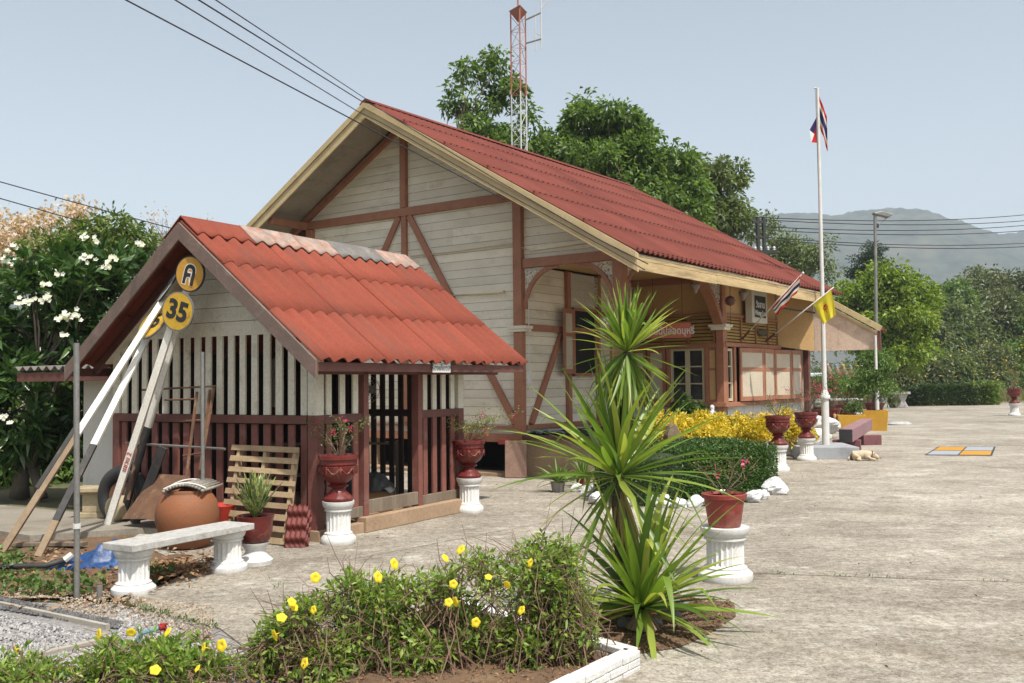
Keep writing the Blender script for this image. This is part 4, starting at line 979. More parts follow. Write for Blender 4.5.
t = thing('stone_bench', 'white concrete bench with speckled slab on two fluted column legs', 'bench', pa+Vector((.0, .12, 0)), yaw)
pedestal('leg', t, (0, 0, 0), 1, .375, .135, nf=16); pedestal('leg', t, (Lb, 0, 0), 1, .375, .135, nf=16)
mb = MB(); mb.box(-.17, Lb+.16, -.185, .185, .376, .435); mb.build('seat', m_bt, t, bevel=.006)
# ------------------------------------------------------------------ urns, pots and their plants
m_urn = mat('glazed_dark_red', (.15, .022, .018), (.105, .016, .014), 3, .33, .25, 30, dirt=(.30, .13, .09), dscale=6, dlo=.54, dhi=.68, damt=.6)
m_pot = mat('worn_red_pot', (.30, .055, .04), (.22, .035, .028), 2.5, .55, .2, 40, dirt=(.42, .22, .16), dscale=3, dlo=.5, dhi=.7, damt=.6)
m_earth = mat('potting_earth', (.09, .055, .035), (.05, .03, .02), 12, .95, .8)
bg_leaf = leafmat('bougainvillea_leaf', (.06, .12, .03), (.10, .17, .04), (.22, .20, .06), .35)
bg_flower = leafmat('magenta_bract', (.55, .03, .13), (.62, .06, .22), (.55, .04, .08), .4)
m_twig = mat('twig', (.22, .14, .09), (.14, .09, .06), 8, .9, .2)
def twigs(parent, base, n, h, spread, r=.006, name='stem', sub=3, lean=(0, 0), m=None):
    mb = MB(); tips = []
    for _ in range(n):
        a = random.uniform(0, 2*PI); q_ = random.uniform(.3, 1)*spread; hh = h*random.uniform(.55, 1)
        p0 = Vector(base)+Vector((random.uniform(-.02, .02), random.uniform(-.02, .02), 0)); p2 = Vector(base)+Vector((math.cos(a)*q_+lean[0], math.sin(a)*q_+lean[1], hh))
        p1 = p0.lerp(p2, .5)+Vector((random.uniform(-1, 1), random.uniform(-1, 1), random.uniform(0, 1)))*spread*.2
        mb.tube([p0, p1, p2], [r, r*.7, r*.35], 5, cap=False); tips.append(p2)
        for _k in range(sub):
            s_ = p1.lerp(p2, random.random()); e = s_+Vector((random.uniform(-1, 1), random.uniform(-1, 1), random.uniform(-.2, .9)))*spread*.45
            mb.tube([s_, e], [r*.5, r*.2], 4, cap=False); tips.append(e)
            tips.append(s_.lerp(e, .5))
    mb.build(name, m or m_twig, parent); return tips
def leaves_at(name, tips, per, sp_, ll, lw, m, parent, droop=.15):
    P = np.repeat(np.array([tuple(t) for t in tips]), per, 0); P = P+RNG.normal(size=P.shape)*sp_
    return leaf_mesh(name, P, RNG.normal(size=P.shape)+np.array([0, 0, .2]), RNG.uniform(.7, 1.3, len(P))*ll, RNG.uniform(.7, 1.2, len(P))*lw, m, parent, droop)
def potplant(label, loc, n, h, spread, per, fl, cat='plant', group='plants in the pots', leaf=bg_leaf, lean=(0, 0), ll=.045, sub=3, sp_=.035, fz=.038):
    t = thing('potted_plant', label, cat, loc, 0, group)
    tips = twigs(t, (0, 0, 0), n, h, spread, lean=lean, sub=sub)
    leaves_at('leaves', tips, per, sp_, ll, ll*.55, leaf, t)
    if fl:
        ft = random.sample(tips, min(fl, len(tips)))
        for f_ in ft: leaves_at('flower', [f_], 7, fz*.5, fz, fz*.9, bg_flower, t)
    return t
def urn(parent, z0, s=1.0):
    prof = [(.14, 0), (.165, .012), (.165, .035), (.145, .055), (.12, .08), (.10, .10), (.075, .13), (.07, .145), (.105, .158), (.115, .172), (.085, .186), (.10, .20), (.15, .235), (.182, .30), (.20, .385), (.19, .395), (.205, .405), (.203, .455), (.222, .462), (.222, .505), (.195, .51), (.18, .46)]
    def fl(i, t, j):
        if i in (13, 14): return 1+.05*(abs(math.sin(10*t))**.6)
        if i in (17,): return 1+.02*math.sin(22*t)
        if i in (3, 4): return 1+.02*abs(math.sin(8*t))
        return 1
    mb = MB(); mb.lathe([(a*s, b_*s) for a, b_ in prof], 96, (0, 0, z0), fl); u_ = mb.build('urn', m_urn, parent, smooth='auto')
    # relief swags on the bowl
    mb = MB()
    for k in range(8):
        a0 = k*PI/4
        pts = [((.200-.012*math.sin(PI*x))*s*math.cos(a0+x*PI/4), (.200-.012*math.sin(PI*x))*s*math.sin(a0+x*PI/4), z0+(.375-.07*math.sin(PI*x))*s) for x in np.linspace(0, 1, 9)]
        mb.tube(pts, .011*s, 6)
        mb.ball((.205*s*math.cos(a0), .205*s*math.sin(a0), z0+.34*s), (.014, .014, .05), 8, 6)
    mb.build('relief', m_urn, u_, smooth=True)
    mb = MB(); mb.lathe([(.0, .0), (.178*s, .0)], 24, (0, 0, z0+.475*s)); mb.build('soil', m_earth, u_)
    return u_
def ped_urn(label, loc, rz_=0, ph=.46, s=1.0, pr=.165):
    p = thing('pedestal', 'white fluted pedestal under '+label[0], 'pedestal', loc, rz_, 'white pedestals')
    pedestal('column', p, (0, 0, 0), 1, ph, pr/1.15, nf=18)
    t = thing('urn', label[1], 'urn', loc+Vector((0, 0, ph)), rz_, 'dark red urns')
    urn(t, 0, s); return t
u1 = at(336, 545)+Vector((0, .15, 0)); ped_urn(('the urn by the shed corner post', 'dark red urn on a white pedestal by the shed corner post'), u1, .3)
potplant('sparse bougainvillea with a few red flowers in the urn by the shed corner', u1+Vector((0, 0, .93)), 9, .42, .34, 7, 5, lean=(-.05, 0), ll=.03, sub=3)
u2 = at(469, 513)+Vector((0, .15, 0)); ped_urn(('the urn at the far end of the shed', 'dark red urn on a white pedestal at the far end of the shed'), u2, .8)
potplant('thin trailing plant with yellowish leaves in the urn at the far shed end', u2+Vector((0, 0, .93)), 9, .38, .42, 9, 3, lean=(.12, 0), ll=.034, leaf=leafmat('yellowish_leaf', (.10, .16, .04), (.20, .24, .06), (.35, .30, .08), .35))
u3 = at(781, 472)+Vector((0, .15, 0)); ped_urn(('the urn beside the clipped hedge end', 'dark red urn on a white pedestal beside the clipped hedge end'), u3, .1, .50, 1.1, .175)
potplant('bare brownish plant in the urn beside the hedge end', u3+Vector((0, 0, 1.0)), 11, .40, .42, 4, 1, ll=.03)
u4 = at(809, 461)+Vector((0, .15, 0)); ped_urn(('the urn just left of the flagpole', 'dark red urn on a white pedestal just left of the flagpole'), u4, .5, .48, 1.1, .175)
potplant('reddish twiggy bougainvillea in the urn just left of the flagpole', u4+Vector((0, 0, 1.0)), 14, .62, .5, 5, 7, ll=.032, leaf=leafmat('dull_red_leaf', (.14, .10, .05), (.20, .09, .07), (.10, .12, .04), .3))
u5 = at(1017, 416)+Vector((0, .2, 0)); ped_urn(('the lone urn at the far right', 'dark red urn alone on a white pedestal at the far right'), u5, .2, .56, 1.35, .22)
potplant('red flowering plant in the lone urn at the far right', u5+Vector((0, 0, 1.2)), 12, .8, .45, 7, 10, ll=.05)
# plain red pot on pedestal in the middle
u6 = at(730, 583)+Vector((0, .17, 0))
p = thing('pedestal', 'wide white fluted pedestal under the plain red pot', 'pedestal', u6, 0, 'white pedestals'); pedestal('column', p, (0, 0, 0), 1, .46, .175, nf=22)
t = thing('flower_pot', 'plain worn red flower pot standing on a white pedestal', 'flower pot', u6+Vector((0, 0, .462)), 0)
mb = MB(); mb.lathe([(.13, 0), (.14, .01), (.175, .24), (.195, .25), (.20, .285), (.18, .29), (.165, .26), (.12, .04)], 48); mb.build('pot', m_pot, t, smooth='auto'); mb = MB(); mb.lathe([(0, 0), (.165, 0)], 24, (0, 0, .265)); mb.build('soil', m_earth, t)
potplant('sparse twiggy plant with one magenta flower in the plain red pot', u6+Vector((0, 0, .73)), 8, .34, .34, 3, 2, ll=.028)
# snake plant
s0 = at(252, 566)+Vector((0, .12, 0))
p = thing('pedestal', 'short white flared pedestal under the snake plant pot', 'pedestal', s0, 0, 'white pedestals')
mb = MB(); mb.lathe([(.165, 0), (.17, .04), (.13, .075), (.10, .11), (.095, .14), (.13, .19), (.135, .21)], 40); mb.build('column', m_bw, p, smooth='auto')
t = thing('flower_pot', 'glossy dark red pot holding the snake plant beside the bench', 'flower pot', s0+Vector((0, 0, .212)))
mb = MB(); mb.lathe([(.11, 0), (.14, .02), (.165, .10), (.17, .20), (.18, .245), (.185, .26), (.165, .26), (.15, .2), (.1, .05)], 40); mb.build('pot', m_urn, t, smooth='auto'); mb = MB(); mb.lathe([(0, 0), (.155, 0)], 20, (0, 0, .235)); mb.build('soil', m_earth, t)
def blades(parent, base, n, L0, L1, w0, spread, m, droop=.1, name='leaves', up=1.0, seg=8, elev=None, curl=.0, tips=False):
    """strap leaves: folded strips that bend over"""
    mb = MB(); base = Vector(base)
    for i in range(n):
        a = random.uniform(0, 2*PI) if elev is None else i*2.39996+random.uniform(-.2, .2)
        el = random.uniform(*spread) if elev is None else elev(i/n)+random.uniform(-.09, .09)
        L_ = random.uniform(L0, L1); d = Vector((math.cos(a)*math.cos(el), math.sin(a)*math.cos(el), math.sin(el))); s_ = d.cross(Vector((0, 0, 1))).normalized()
        s_.rotate(Matrix.Rotation(random.uniform(-.5, .5), 3, d)); p = base+d*random.uniform(0, .03); w = w0*random.uniform(.8, 1.15); vs = []
        dr = droop*random.uniform(.3, 2.0); tw = random.uniform(-1, 1); kink = random.randrange(4, seg-1) if tips and random.random() < .09 else -1
        for k in range(seg+1):
            f_ = k/seg; ww = w*(.45+.55*min(1, f_*3.5))*(1-max(0, (f_-.35)/.65)**1.7)*.5+.0004
            nn = s_.cross(d).normalized()
            vs += [p-s_*ww+nn*ww*.35, p, p+s_*ww+nn*ww*.35]
            p = p+d*L_/seg
            if k == kink: d = (d+Vector((0, 0, -1.1))).normalized()
            d = (d+Vector((0, 0, -dr*(f_+.15)*(.35+math.cos(el)))) + s_*curl*tw).normalized(); s_ = (s_-d*s_.dot(d)).normalized()
        fs = [(k*3+j, k*3+j+1, k*3+j+4, k*3+j+3) for k in range(seg) for j in (0, 1)]
        mb.add(vs, fs)
    return mb.build(name, m, parent, smooth=True)
m, nt, p_ = nodes('snake_leaf'); geo = nt.nodes.new('ShaderNodeNewGeometry')
cc = ramp(nt, noise(nt, 26, 3, .6, (1, 1, .35)), [(.45, (.06, .11, .03)), (.52, (.34, .34, .09)), (.6, (.12, .16, .05))]); nt.links.new(cc, p_.inputs['Base Color']); p_.inputs['Roughness'].default_value = .45; m_snake = m
t = thing('snake_plant', 'upright variegated snake plant with yellow edged blades', 'plant', s0+Vector((0, 0, .44)))
blades(t, (0, 0, 0), 60, .28, .50, .055, (.85, 1.52), m_snake, .03)
# pots at the porch corner
for (px, py, h_, lb, gr_) in ((558, 492, .16, 'grey bucket with strappy plant below the porch', 1), (583, 487, .15, 'small terracotta pot with green plant below the porch', 0)):
    b_ = at(px, py); t = thing('flower_pot', lb, 'flower pot', b_); mb = MB(); mb.lathe([(.09, 0), (.12, h_), (.125, h_), (.11, h_-.01), (.0, h_-.02)], 24); mb.build('pot', m_metal if gr_ else m_pot, t, smooth='auto')
    t = thing('potted_plant', 'green strappy plant growing in the '+('grey bucket' if gr_ else 'small terracotta pot')+' below the porch', 'plant', b_+Vector((0, 0, h_-.02)), 0, 'plants in the pots'); blades(t, (0, 0, 0), 60, .25, .5, .03, (.2, 1.3), leafmat('strap_leaf', (.10, .17, .04), (.16, .25, .06), (.25, .30, .08), .3), .2)
# slab leaning at the porch plinth, clutter on the porch edge
t = thing('leaning_slab', 'reddish stone slab leaning upright against the plinth corner', 'slab', at(516, 478)); mb = MB(); mb.box(-.2, .2, -.05, .05, 0, .68); o = mb.build('slab', mat('reddish_stone', (.30, .19, .14), (.22, .13, .10), 3, .9, .5, 20, dirt=(.36, .30, .24), dscale=4), t, bevel=.015); o.rotation_euler = (rad(-4), 0, rad(-8))
t = thing('broken_terracotta', 'broken terracotta block lying on the sill above the leaning slab', 'brick', stp(-.1, -.30, .60), rad(-30)); mb = MB(); mb.box(-.2, .2, -.06, .06, .0, .10); mb.prism([(.2, -.06, 0), (.3, -.05, .02), (.24, .05, .05)], (0, 0, .05)); mb.build('brick', m_pot, t, bevel=.01)
t = thing('cloth_bundle', 'grey blue bundle of cloth and rope on the porch edge', 'bundle', stp(.55, .0, .775), rad(-36)); mb = MB()
for k in range(7): mb.tube([(-.3+.1*k+random.uniform(-.1, .1), random.uniform(-.1, .1), .03+random.uniform(0, .05)) for _ in range(6)], .02, 6)
mb.build('bundle', mat('grey_blue_cloth', (.20, .26, .30), (.12, .12, .13), 9, .9, .3), t, smooth=True)
# ------------------------------------------------------------------ flagpole
fb = aty(826, 448, 22.1); fb.z = 0
t = thing('concrete_block', 'grey painted concrete block at the foot of the flagpole', 'concrete block', fb, rad(-6))
mb = MB(); mb.box(-.75, .52, -.9, .75, -.01, .26); mb.build('block', mat('grey_painted_concrete', (.36, .37, .39), (.28, .29, .31), 3, .8, .2, dirt=(.2, .2, .2), dscale=3), t, bevel=.012)
tp = aty(817.5, 88, fb.y); d = tp-fb
t = thing('flagpole', 'tall white flagpole with national flag at its top', 'flagpole', fb+Vector((0, 0, .26)), 0); tpl = tp-t.location
mb = MB(); mb.tube([(0, 0, 0), tpl*.125], .085, 16); mb.build('lower_tube', m_white, t, smooth='auto')
mb = MB(); mb.lathe([(.085, 0), (.12, .02), (.12, .08), (.09, .12), (.06, .22)], 16, tuple(tpl*.125)); mb.build('collar', m_white, t, smooth='auto')
mb = MB(); mb.tube([tpl*.125, tpl*.5, tpl], [.055, .045, .032], 14); mb.build('pole', m_white, t, smooth='auto')
mb = MB(); a = tpl+Vector((-.05, 0, .02)); mb.tube([a, a.lerp(tpl*.14, .5)+Vector((-.0, 0, 0)), tpl*.14+Vector((-.06, -.05, 0))], .006, 5); mb.tube([tpl+Vector((-.08, 0, .0)), tpl+Vector((.05, 0, -.02))], .015, 5); mb.build('halyard', m_metal, t)
mb = MB(); A_ = aty(819, 95, fb.y)-t.location; nu, nv = 26, 14
def fn(i, j):
    a = i/nu; b_ = j/nv   # a along the hoist (down), b along the fly, gathered and hanging
    base_ = A_+Vector((.02, 0, -1.0*a*.72)); fold = math.sin(b_*PI*3)*.05*(.4+a)
    return base_+Vector((b_*.17-.02+fold*.25, fold, -b_*.50-.10*b_*a))
for i in range(nu+1):
    for j in range(nv+1): mb.v.append(tuple(fn(i, j)))
for i in range(nu):
    for j in range(nv): mb.f.append((i*(nv+1)+j, i*(nv+1)+j+1, (i+1)*(nv+1)+j+1, (i+1)*(nv+1)+j)); mb.m.append([0, 1, 2, 2, 1, 0][min(5, int(i/nu*6))])
mb.build('flag', [cR, cW, cB], t, smooth=True)
mb = MB(); mb.v = [tuple(A_+Vector(p)) for p in ((-.03, .02, -.45), (-.22, .05, -.8), (-.20, .0, -1.1), (-.02, .0, -1.12), (-.12, .03, -.9))]; mb.f = [(0, 1, 4), (1, 2, 4), (2, 3, 4), (3, 0, 4)]; mb.m = [2, 1, 0, 0]; mb.build('flag', [cR, cW, cB], t)
# maroon beams
m_mb = mat('maroon_beam_paint', (.20, .075, .08), (.15, .055, .06), 4, .65, .2, 40, dirt=(.10, .05, .05), dscale=4)
for k, (p0, p1, s_, z0, lb) in enumerate((((861, 445), (879, 444.5), .26, 0.0, 'maroon timber beam lying crosswise under the far end of the top beam'), ((833, 449.5), (861, 450), .25, 0.0, 'maroon timber beam lying on the ground behind the grey block'),)):
    a, b_ = at(*p0), at(*p1); t = thing('timber_beam', lb, 'beam', a, 0, 'maroon timber beams'); mb = MB(); mb.beam((0, 0, s_/2), b_-a+Vector((0, 0, s_/2)), s_, s_); mb.build('beam', m_mb, t, bevel=.012)
a = at(846, 442, .26); b_ = at(867, 429, .26)
t = thing('timber_beam', 'maroon timber beam resting on top of the two others, dark end towards us', 'beam', a, 0, 'maroon timber beams'); mb = MB(); mb.beam((0, 0, .15), b_-a+Vector((0, 0, .15)), .31, .31); mb.build('beam', mat('mauve_beam_paint', (.30, .17, .18), (.24, .13, .14), 4, .75, .2, 40, dirt=(.16, .08, .09), dscale=4), t, bevel=.012)
mb = MB(); d = (b_-a).normalized(); mb.beam(-d*.012+Vector((0, 0, .15)), d*.0+Vector((0, 0, .15)), .29, .29); mb.build('beam_end_shade', m_black, t)  # black plate paints the shade on the end face
# yellow planter boxes
m_yel = mat('yellow_painted_concrete', (.56, .30, .025), (.47, .26, .03), 2.5, .7, .2, 40, dirt=(.30, .20, .05), dscale=3)
def planter(label, loc, a, b_, c, h, rz_):
    t = thing('planter_box', label, 'planter', loc, rz_, 'yellow planter boxes'); k = .86; mb = MB()
    mb.add([(-a*k, -b_*k, 0), (a*k, -b_*k, 0), (a*k, b_*k, 0), (-a*k, b_*k, 0), (-a, -b_, h), (a, -b_, h), (a, b_, h), (-a, b_, h), (-a+c, -b_+c, h), (a-c, -b_+c, h), (a-c, b_-c, h), (-a+c, b_-c, h), (-a+c, -b_+c, h-.08), (a-c, -b_+c, h-.08), (a-c, b_-c, h-.08), (-a+c, b_-c, h-.08)],
           [(0, 1, 5, 4), (1, 2, 6, 5), (2, 3, 7, 6), (3, 0, 4, 7), (4, 5, 9, 8), (5, 6, 10, 9), (6, 7, 11, 10), (7, 4, 8, 11), (8, 9, 13, 12), (9, 10, 14, 13), (10, 11, 15, 14), (11, 8, 12, 15)])
    mb.build('box', m_yel, t, bevel=.01); mb = MB(); mb.box(-a+c, a-c, -b_+c, b_-c, h-.10, h-.07); mb.build('soil', m_earth, t); return t
p1 = at(880, 431)+Vector((0, .4, 0)); planter('tall orange yellow planter box holding the green bush', p1, .40, .42, .05, .68, rad(-18))
p2 = at(856, 432)+Vector((0, .45, 0)); planter('low yellow planter box behind the maroon beams', p2, .44, .35, .05, .55, rad(-14))
t = tree('potted_bush', 'leafy green bush growing in the tall yellow planter box', 'bush', p1+Vector((0, 0, .6)), [(p1.x, p1.y, 1.9, .7, .7, .75), (p1.x+.1, p1.y, 2.5, .42, .42, .5), (p1.x-.6, p1.y, 1.5, .55, .5, .5), (p1.x+.45, p1.y, 1.35, .4, .4, .4)], leafmat('bush_leaf', (.07, .13, .03), (.12, .20, .045), (.20, .28, .07), .35), 190, 44, .2, .085, .045, .035, 24)
potplant('low green herb growing in the low yellow planter box', p2+Vector((.1, 0, .48)), 16, .45, .3, 9, 0, leaf=leafmat('weed_leaf', (0, 0, 0), (0, 0, 0)), ll=.07)
# fluted red bowls with bougainvillea along the platform
def bowl(label, px, py, rp, hp, plant, fl=10, h_=.9):
    b_ = at(px, py); s_ = b_.y/F; r_ = rp*s_; hh = hp*s_; b_ = b_+Vector((0, r_*.9, 0))
    t = thing('fluted_bowl', label, 'flower pot', b_, 0, 'fluted red bowls'); mb = MB(); mb.lathe([(r_*.6, 0), (r_*.68, hh*.06), (r_*.9, hh*.8), (r_, hh*.86), (r_*1.02, hh), (r_*.92, hh), (r_*.85, hh*.8)], 60, (0, 0, 0), lambda i, a, j: 1+(.035*math.sin(15*a) if i in (1, 2) else 0)); mb.build('bowl', m_urn, t, smooth='auto')
    mb = MB(); mb.lathe([(0, 0), (r_*.88, 0)], 20, (0, 0, hh*.9)); mb.build('soil', m_earth, t)
    potplant(plant, b_+Vector((0, 0, hh*.9)), 22, h_*1.25, r_*1.9, 12, fl*2, ll=.09, sub=4, sp_=.09, fz=.10)
bowl('fluted red bowl left of the flagpole behind the right urn', 817, 421, 10, 12, 'pink flowering bougainvillea directly behind the right urn', 14, 1.1)
bowl('fluted red bowl just right of the flagpole behind the rooster', 834, 421, 10, 13, 'bougainvillea with magenta flowers just right of the flagpole', 16, 1.1)
bowl('fluted red bowl behind the tall yellow planter', 878, 412, 10, 9, 'dull green plant in the bowl behind the tall yellow planter', 2, 1.0)
bowl('fluted red bowl behind the low yellow planter', 849, 417, 11, 12, 'red flowering bougainvillea in the bowl behind the low yellow planter', 14, 1.0)
# ------------------------------------------------------------------ clipped hedge, croton, white stones
def hedge(name, label, pts, r, h, leaf, n, ll, lw, group=None, topround=.12, cat='hedge', inner=(.03, .045, .015)):
    """clipped hedge along a polyline: dark twiggy core + a skin of small leaves"""
    base = Vector((*pts[0], 0)); t = thing(name, label, cat, base, 0, group)
    loc = [Vector((p[0], p[1], 0))-base for p in pts]
    mb = MB(); P = []; D = []
    for a, b_ in zip(loc[:-1], loc[1:]):
        d = (b_-a); L_ = d.length; d.normalize(); s_ = Vector((-d.y, d.x, 0))
        k = int(n*L_/sum((y-x).length for x, y in zip(loc[:-1], loc[1:])))
        per = 2*(h)+2*r
        for _ in range(k):
            q_ = random.uniform(-.02, L_+.02); w_ = random.uniform(0, per)
            if w_ < h: off = s_*r+Vector((0, 0, w_)); nr = s_
            elif w_ < h+2*r: x = w_-h-r; off = s_*-x+Vector((0, 0, h+.02*math.sin(q_*5)-topround*(abs(x)/r)**4)); nr = Vector((0, 0, 1))
            else: off = s_*-r+Vector((0, 0, w_-h-2*r)); nr = -s_
            if off.z > h-topround: off = off-s_*(off.dot(s_))*.06
            jit = Vector((random.gauss(0, .02), random.gauss(0, .02), random.gauss(0, .02)))
            P.append(tuple(a+d*q_+off+jit+nr*random.uniform(-.05, .015))); D.append(tuple(nr+Vector((random.gauss(0, .7), random.gauss(0, .7), random.gauss(.15, .7)))))
        mb.prism([a+s_*(r-.05)+Vector((0, 0, .0)), a-s_*(r-.05), a-s_*(r-.05)+Vector((0, 0, h-topround)), a-s_*(r*.6)+Vector((0, 0, h-.05)), a+s_*(r*.6)+Vector((0, 0, h-.05)), a+s_*(r-.05)+Vector((0, 0, h-topround))], d*L_)
    for e in (loc[0], loc[-1]):
        for _ in range(int(n*.05*2*r/.5)+60):
            a_ = random.uniform(0, 2*PI); z = random.uniform(0, h-.04); rr = r*random.uniform(.93, 1.02)
            P.append((e.x+rr*math.cos(a_), e.y+rr*math.sin(a_), z)); D.append((math.cos(a_)+random.gauss(0, .6), math.sin(a_)+random.gauss(0, .6), random.gauss(.1, .6)))
        mb.lathe([(r-.06, 0), (r-.06, h-topround), (r*.6, h-.06)], 16, tuple(e))
    for i in range(len(loc)-2): mb.lathe([(r-.06, 0), (r-.06, h-topround), (r*.6, h-.06)], 16, tuple(loc[i+1]))
    leaf_mesh('foliage', np.array(P), np.array(D), RNG.uniform(.7, 1.3, len(P))*ll, RNG.uniform(.7, 1.2, len(P))*lw, leaf, t, .1)
    mb.build('core', mat('hedge_core', inner, tuple(x*.6 for x in inner), 20, .95, .5, 30), t)
    return t
hl = leafmat('hedge_leaf', (.030, .065, .014), (.055, .115, .022), (.11, .18, .04), .3)
hA, hB = at(655, 508), at(783, 494)
hedge('clipped_hedge', 'dark green clipped hedge with rounded end in front of the yellow shrubs', [(hA.x, hA.y+.85), (hB.x-.65, hB.y+.8)], .74, .77, hl, 30000, .042, .024)
cy = leafmat('croton_leaf', (.22, .26, .04), (.72, .50, .03), (.80, .60, .05), .35)
cyg = [(672, 429, 34, 13, -2.1), (704, 428, 26, 14, -1.5), (722, 432, 30, 14), (750, 430, 24, 14), (764, 424, 20, 11), (690, 433, 26, 11, -2.0)]
base = at(722, 462); base.y += 1.0
lb = px_lobes(cyg, 19.7, .9)
t = tree('croton_shrub', 'bright yellow leaved shrub mass between the clipped hedge and the office windows', 'shrub', (base.x, 19.8, 0), lb, cy, 420, 46, .13, .085, .036, .05, 60, 10, lift=.15, flat=.9, droop=.05)
t = tree('croton_shrub', 'smaller yellow shrub growing behind the two right hand urns', 'shrub', (at(800, 455).x, 22.3, 0), px_lobes([(790, 430, 14, 12), (806, 432, 12, 10), (786, 418, 8, 8)], 22.3, .8), cy, 70, 36, .14, .09, .038, .04, 30, 8, lift=.15, droop=.05)
t = tree('green_shrub', 'small dark green shrub under the office window', 'shrub', (at(690, 440).x-.1, 19.2, 0), px_lobes([(683, 412, 13, 14), (693, 418, 14, 14)], 19.2, 1.0), hl, 60, 34, .14, .10, .04, .04, 20, 6, lift=.2, droop=.05)
t = thing('brown_rock', 'brown pointed rock standing behind the clipped hedge', 'rock', at(670, 470)+Vector((0, 2.2, 0))); t.location = aty(672, 440, 16.2); t.location.z = 0
mb = MB(); mb.lathe([(.2, 0), (.19, .5), (.15, .85), (.08, 1.0), (.0, 1.06)], 9, (0, 0, 0), lambda i, a, j: 1+.18*math.sin(a*3+i)+.1*math.cos(a*5-i)); mb.build('rock', mat('brown_rock', (.20, .14, .09), (.11, .08, .055), 4, .9, .8, 14), t)
m_ws = mat('whitewashed_stone', (.66, .66, .65), (.56, .56, .55), 4, .85, .8, 20, dirt=(.45, .42, .38), dscale=4, dlo=.6, dhi=.8, damt=.5)
from mathutils import noise as mnn
def rock(mb, c, r, seed):
    base = len(mb.v); mb.ball(c, (r, r*random.uniform(.75, 1), r*random.uniform(.6, .85)), 16, 11)
    for i in range(base, len(mb.v)):
        p = Vector(mb.v[i]); d = p-Vector(c); k = 1+.50*mnn.noise(d/r*1.2+Vector((seed, 0, 0)))+.22*mnn.noise(d/r*2.6+Vector((0, seed, 0)))+.10*mnn.noise(d/r*6+Vector((0, seed, 0))); mb.v[i] = tuple(Vector(c)+d*k)
rk = [(600, 505), (613, 504), (628, 507), (648, 506), (664, 508), (680, 509), (697, 508), (712, 507), (725, 504), (739, 504), (752, 503), (764, 500), (776, 495), (590, 497), (577, 492)]
seq = [.13, .10, .12, .11, .13, .09, .12, .10, .12, .11, .13, .11, .17, .12, .1]
def nth(i): return ['first', 'second', 'third', 'fourth', 'fifth', 'sixth', 'seventh', 'eighth', 'ninth', 'tenth', 'eleventh', 'twelfth', 'thirteenth', 'fourteenth', 'fifteenth', 'sixteenth', 'seventeenth', 'eighteenth'][i]
order = sorted(range(len(rk)), key=lambda i: -rk[i][0])
for k, i in enumerate(order):
    p = at(*rk[i]); p.y += .12; mb = MB(); r_ = seq[i]*1.05; rock(mb, (0, 0, r_*.5), r_, i*3.1)
    o = mb.build('white_stone', m_ws, loc=p)
    tag(o, ('large whitewashed stone at the right hand end of the hedge foot row' if k == 0 else f'{nth(k)} whitewashed stone from the right end of the row at the hedge foot'), 'stone', 'whitewashed stones along the hedge')
pile = [(i_, j_) for j_ in range(3) for i_ in range(5)]
spots = [(792, 452), (800, 449), (797, 441), (806, 440), (815, 441), (822, 437), (829, 438), (804, 433), (812, 431), (820, 429), (828, 431), (834, 435), (788, 446)]
for k, (px, py) in enumerate(spots):
    p = at(px, py+4); p.y += .4; r_ = .27*random.uniform(.75, 1.15); z = .22*(py < 436)
    mb = MB(); rock(mb, (0, 0, r_*.5), r_, 40+k); o = mb.build('white_stone', m_ws, loc=p+Vector((0, 0, z)))
    tag(o, 'whitewashed stone in the heap between the urns and the flagpole', 'stone', 'whitewashed stones heaped by the flagpole')
t = thing('garden_statue', 'tiny white figurine on the ledge at the office corner', 'statue', stp(1.98, OV-.25, .86), 0)
mb = MB(); mb.lathe([(.07, 0), (.08, .03), (.05, .06), (.07, .12), (.09, .18), (.06, .24), (.035, .26), (.05, .30), (.045, .35), (.0, .38)], 16); mb.build('figure', m_ws, t, smooth=True)
mb = MB(); mb.box(-.08, .08, -.08, .08, -.86, 0); mb.build('stand', m_redwood, t)
t = thing('wall_notice', 'small white notice beside the figurine at the office corner', 'notice', stp(2.14, OV+.16, .92), rad(-36)); mb = MB(); mb.box(0, .01, 0, .42, 0, .2); mb.build('plate', m_white, t)
# ------------------------------------------------------------------ dracaena in the middle
yl = leafmat('dracaena_leaf', (.085, .155, .025), (.20, .29, .045), (.42, .44, .09), .42, .38, .5)
yb = at(648, 641)+Vector((0, .25, 0)); D_ = yb.y
pit = []
for k, (dx, dy) in enumerate(((-95, 14), (-60, -12), (-30, -34), (20, -36), (55, -30), (84, -27), (86, -13), (60, 4), (30, 18), (-10, 24), (-55, 26))):
    p = at(650+dx, 630+dy); pit.append((p.x, p.y))
sheet('planting_pit', pit, .006, m_soil)
def inpit():
    while True:
        x, y = random.uniform(min(p[0] for p in pit), max(p[0] for p in pit)), random.uniform(min(p[1] for p in pit), max(p[1] for p in pit)); c = False
        for i in range(len(pit)):
            a, b_ = pit[i], pit[i-1]
            if (a[1] > y) != (b_[1] > y) and x < (b_[0]-a[0])*(y-a[1])/(b_[1]-a[1])+a[0]: c = not c
        if c: return x, y
Pd = []
for _ in range(420): Pd.append((*inpit(), random.uniform(.008, .03)))
Pd = np.array(Pd); o = leaf_mesh('soil_litter', Pd, RNG.normal(size=Pd.shape)*np.array([1, 1, .3]), .035, .018, leafmat('dead_leaf', (0, 0, 0), (0, 0, 0))); o['kind'] = 'stuff'
mb = MB()
for _ in range(1500):
    s_ = random.uniform(.005, .02); c_ = Vector((*inpit(), .008))
    mb.add([c_+Vector((v[0]*s_*random.uniform(.6, 1.3), v[1]*s_*random.uniform(.6, 1.3), v[2]*s_*.7)) for v in oct_v], oct_f)
